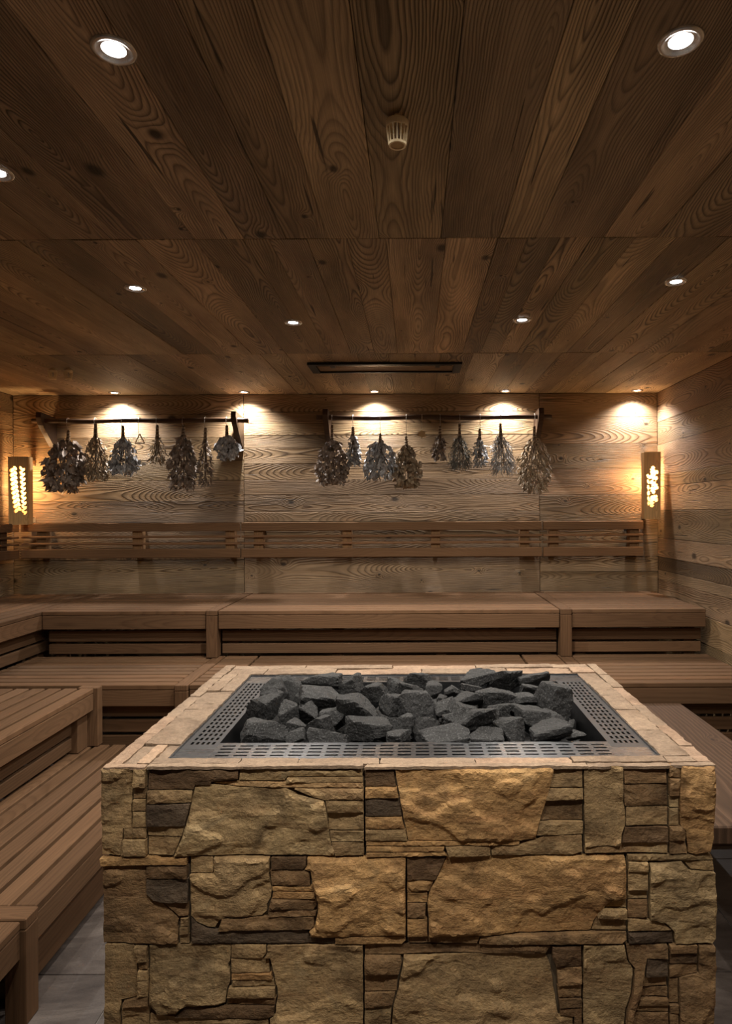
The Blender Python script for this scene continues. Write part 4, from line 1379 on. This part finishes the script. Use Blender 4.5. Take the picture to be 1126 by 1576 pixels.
def bundle(px, top_py, f0, f1, w0, w1, kind, mat, n, leaf, label, lean=0.0, fluff=.5, strag=.1, drop=.25):
    """px hook position, foliage from pixel row f0 to f1 between columns w0..w1"""
    seed = int(px)
    rr = random.Random(seed)
    zp = pole_z(px)
    hook = P(px, 645, PD)
    hx = hook.x
    ztop = P(px, top_py, PD).z
    zf0, zf1 = P(px, f0, PD).z, P(px, f1, PD).z
    xa, xb = P(w0, f0, PD).x, P(w1, f0, PD).x
    cx, hw = (xa + xb) / 2, (xb - xa) / 2
    H = zf0 - zf1
    e = empty('herb_bundle', (hx, PD, zf1), label, 'herb bundle', 'dried bundles on the racks')
    def sub(name, bm, mat, smooth=False, par=None):
        bmesh.ops.translate(bm, vec=-Vector(e.location), verts=bm.verts)
        return link(name, mesh_from(bm, name, smooth), par or e, e.location, mat)
    # hook over the pole
    bm = bmesh.new()
    r = .021
    pts = [(hx, PD - r * math.cos(t), zp + r * math.sin(t)) for t in [math.pi * 1.15 - math.pi * 1.15 * k / 8 for k in range(9)]]
    pts += [(hx, PD - r, zp - .02), (hx, PD - .004, ztop - .004)]
    add_tube(bm, pts, .0016, 5)
    sub('hook', bm, M['wire'])
    # handle: bound stems
    bm = bmesh.new()
    for k in range(7):
        a = 2 * math.pi * k / 7
        q = .005 if k else 0
        add_tube(bm, [(hx + q * math.cos(a), PD + q * math.sin(a), ztop + rr.uniform(-.004, .006)),
                      (hx + q * 1.2 * math.cos(a), PD + q * 1.2 * math.sin(a), (ztop + zf0) / 2),
                      (hx + (cx - hx) * .2 + q * 2.2 * math.cos(a), PD + q * 2.2 * math.sin(a), zf0 - .01)], .0038, 5)
    hd = sub('handle', bm, M['twig'])
    bm = bmesh.new()
    nb = 3
    for k in range(nb):
        zc = ztop + (zf0 - ztop) * (.2 + .6 * k / (nb - 1))
        add_tube(bm, [(hx + .0115 * math.cos(t), PD + .0115 * math.sin(t), zc + .002 * math.sin(t + k)) for t in [2 * math.pi * j / 10 for j in range(11)]], .0022, 5, False)
    sub('binding', bm, M['string'], False, hd)
    # foliage
    V, Fc = [], []
    prof = leaf_shape(kind)
    def env(t):         # half width of the broom at height fraction t (0 top .. 1 bottom)
        return (max(0.0, math.sin(min(1.0, t * (1.15 - fluff * .25) + .08) * math.pi * (.5 + .42 * fluff)))) ** .8
    for i in range(n):
        t = rr.random() ** .8
        a = rr.uniform(0, 2 * math.pi)
        q = math.sqrt(rr.uniform(.25, 1.0))
        if rr.random() < strag:
            q *= rr.uniform(1.0, 1.2)
        ex = env(t) * hw * .93 * q
        ed = min(env(t) * hw * .9, .075) * q
        L = leaf * rr.uniform(.65, 1.35)
        base = Vector((hx + (cx - hx) * min(1, t * 1.6) + ex * math.cos(a) + lean * t, PD + ed * math.sin(a), zf0 - t * max(H - L * .5, .01)))
        out = Vector((math.cos(a) * hw * 1.1, math.sin(a) * .06, 0))
        dr = (out * rr.uniform(.1, 1.0) / max(hw, .03) * (1 - drop) + Vector((rr.uniform(-.55, .55), rr.uniform(-.4, .4), -rr.uniform(.35, 1.25)))).normalized()
        sd = dr.cross(Vector((rr.uniform(-1, 1), rr.uniform(-1, 1), rr.uniform(-.6, .6))))
        if sd.length < .05:
            continue
        sd.normalize()
        nm = dr.cross(sd)
        bend = rr.uniform(-.45, .45)
        fold = rr.uniform(.05, .45)
        base = base - dr * L * .4
        base.y = min(base.y, YB - .02)
        i0 = len(V)
        for u, hwid in prof:
            c = base + dr * (u * L) + nm * (bend * L * u * u)
            c.y = min(c.y, YB - .012)
            V += [c - sd * hwid * L + nm * hwid * L * fold, c, c + sd * hwid * L + nm * hwid * L * fold]
        for k in range(len(prof) - 1):
            s = i0 + 3 * k
            Fc += [(s, s + 1, s + 4, s + 3), (s + 1, s + 2, s + 5, s + 4)]
    for v in V:
        v.y = min(v.y, YB - .006)
    me = bpy.data.meshes.new('foliage')
    me.from_pydata([tuple(v - e.location) for v in V], [], Fc)
    o = link('foliage', me, e, e.location, mat)
    o['kind'] = 'stuff'
    # inner stems
    bm = bmesh.new()
    for k in range(16):
        a = rr.uniform(0, 2 * math.pi)
        q = rr.uniform(.1, .8)
        t = rr.uniform(.5, .95)
        tx = hx + (cx - hx) + env(t) * hw * q * math.cos(a)
        ty = min(PD + min(env(t) * hw, .07) * q * math.sin(a), YB - .015)
        add_tube(bm, [(hx, PD, zf0 + .01), (hx + (tx - hx) * .45, PD + (ty - PD) * .45, zf0 - H * t * .4), (tx, ty, zf0 - H * t)], [.0028, .002, .001], 5)
    sub('stems', bm, M['twig'])
    return e

B, T_, S_, G_ = M['leaf_brown'], M['leaf_tan'], M['leaf_silver'], M['leaf_green']
bundle(105, 663, 680, 760, 63, 132, 'broad', B, 420, .050, 'big bundle of broad dull brown leaves, leftmost on the left rack', fluff=.7, strag=.3)
bundle(147, 646, 673, 743, 130, 168, 'long', T_, 520, .034, 'bundle of narrow tan leaves, second from the left on the left rack')
bundle(189, 656, 677, 733, 168, 214, 'broad', S_, 330, .036, 'silvery bundle just left of the white triangle ornament', fluff=.3)
bundle(242, 655, 674, 717, 228, 255, 'long', T_, 130, .034, 'small sparse tan bundle just right of the white triangle ornament', strag=.3)
bundle(282, 655, 672, 757, 257, 304, 'broad', B, 460, .036, 'large brown leafy bundle, third from the right on the left rack')
bundle(316, 660, 679, 752, 303, 328, 'long', B, 380, .026, 'slim dark bundle, second from the right on the left rack')
bundle(349, 655, 674, 711, 332, 370, 'round', S_, 150, .042, 'small round bundle of shiny silvery leaves beside the left rack bracket', fluff=.9)
bundle(511, 655, 679, 748, 483, 538, 'round', B, 420, .030, 'full dark brown bundle, leftmost on the right rack', fluff=.6)
bundle(543, 658, 670, 720, 533, 556, 'broad', S_, 200, .030, 'slim silvery bundle, second from the left on the right rack')
bundle(585, 668, 682, 741, 557, 614, 'broad', S_, 330, .044, 'wide silvery bundle with long drooping leaves, third from the left on the right rack', fluff=.4, strag=.25)
bundle(625, 672, 687, 753, 604, 649, 'round', T_, 330, .032, 'brown bundle left of the small wooden star', fluff=.5)
bundle(677, 656, 671, 711, 664, 688, 'broad', B, 150, .028, 'smallest brown bundle, right of the small wooden star')
bundle(707, 653, 674, 727, 690, 726, 'needle', G_, 620, .045, 'dark bundle of fine needles in the middle of the right rack', strag=.25)
bundle(738, 661, 675, 721, 727, 750, 'broad', S_, 170, .028, 'small speckled bundle, third from the right on the right rack')
bundle(770, 653, 671, 735, 754, 793, 'needle', S_, 620, .050, 'wispy grey twig bundle, second from the right on the right rack', fluff=.2, strag=.25)
bundle(822, 657, 676, 761, 793, 851, 'curl', T_, 620, .036, 'big bundle of curled tan leaves, rightmost on the right rack', fluff=.8, strag=.2)

# ornaments
def ornament_hook(e, px, zbot, mat):
    zp = pole_z(px)
    hx = P(px, 645, PD).x
    bm = bmesh.new()
    r = .021
    pts = [(hx, PD - r * math.cos(t), zp + r * math.sin(t)) for t in [math.pi * 1.15 - math.pi * 1.15 * k / 8 for k in range(9)]]
    pts += [(hx, PD - r, zp - .02), (hx, PD - r + .004, zbot)]
    add_tube(bm, pts, .0016, 5)
    bmesh.ops.translate(bm, vec=-Vector(e.location), verts=bm.verts)
    link('hook', mesh_from(bm, 'hook'), e, e.location, mat)
c = P(215, 676, PD - .02)
e = empty('triangle_ornament', c, 'small pale triangle ornament hanging on the left rack', 'ornament')
ornament_hook(e, 215, c.z + .035, M['wire'])
tri = [Vector((0, 0, .034)), Vector((-.029, 0, -.026)), Vector((.029, 0, -.026))]
for k in range(3):
    bm = bmesh.new()
    add_tube(bm, [tri[k], tri[(k + 1) % 3]], .0042, 6)
    link('bar', mesh_from(bm, 'bar'), e, c, M['white_wood'])
c = P(649, 668, PD - .02)
e = empty('star_ornament', c, 'small raw wooden star ornament hanging on the right rack', 'ornament')
ornament_hook(e, 649, c.z + .02, M['string'])
bm = bmesh.new()
vs = [bm.verts.new(((.030 if k % 2 == 0 else .019) * math.sin(math.pi * k / 6), 0, (.028 if k % 2 == 0 else .018) * math.cos(math.pi * k / 6))) for k in range(12)]
f = bm.faces.new(vs)
ext = bmesh.ops.extrude_face_region(bm, geom=[f])
for v in [g for g in ext['geom'] if isinstance(g, bmesh.types.BMVert)]:
    v.co.y += .008
bmesh.ops.recalc_face_normals(bm, faces=bm.faces)
link('star', mesh_from(bm, 'star'), e, c, M['raw_wood'])
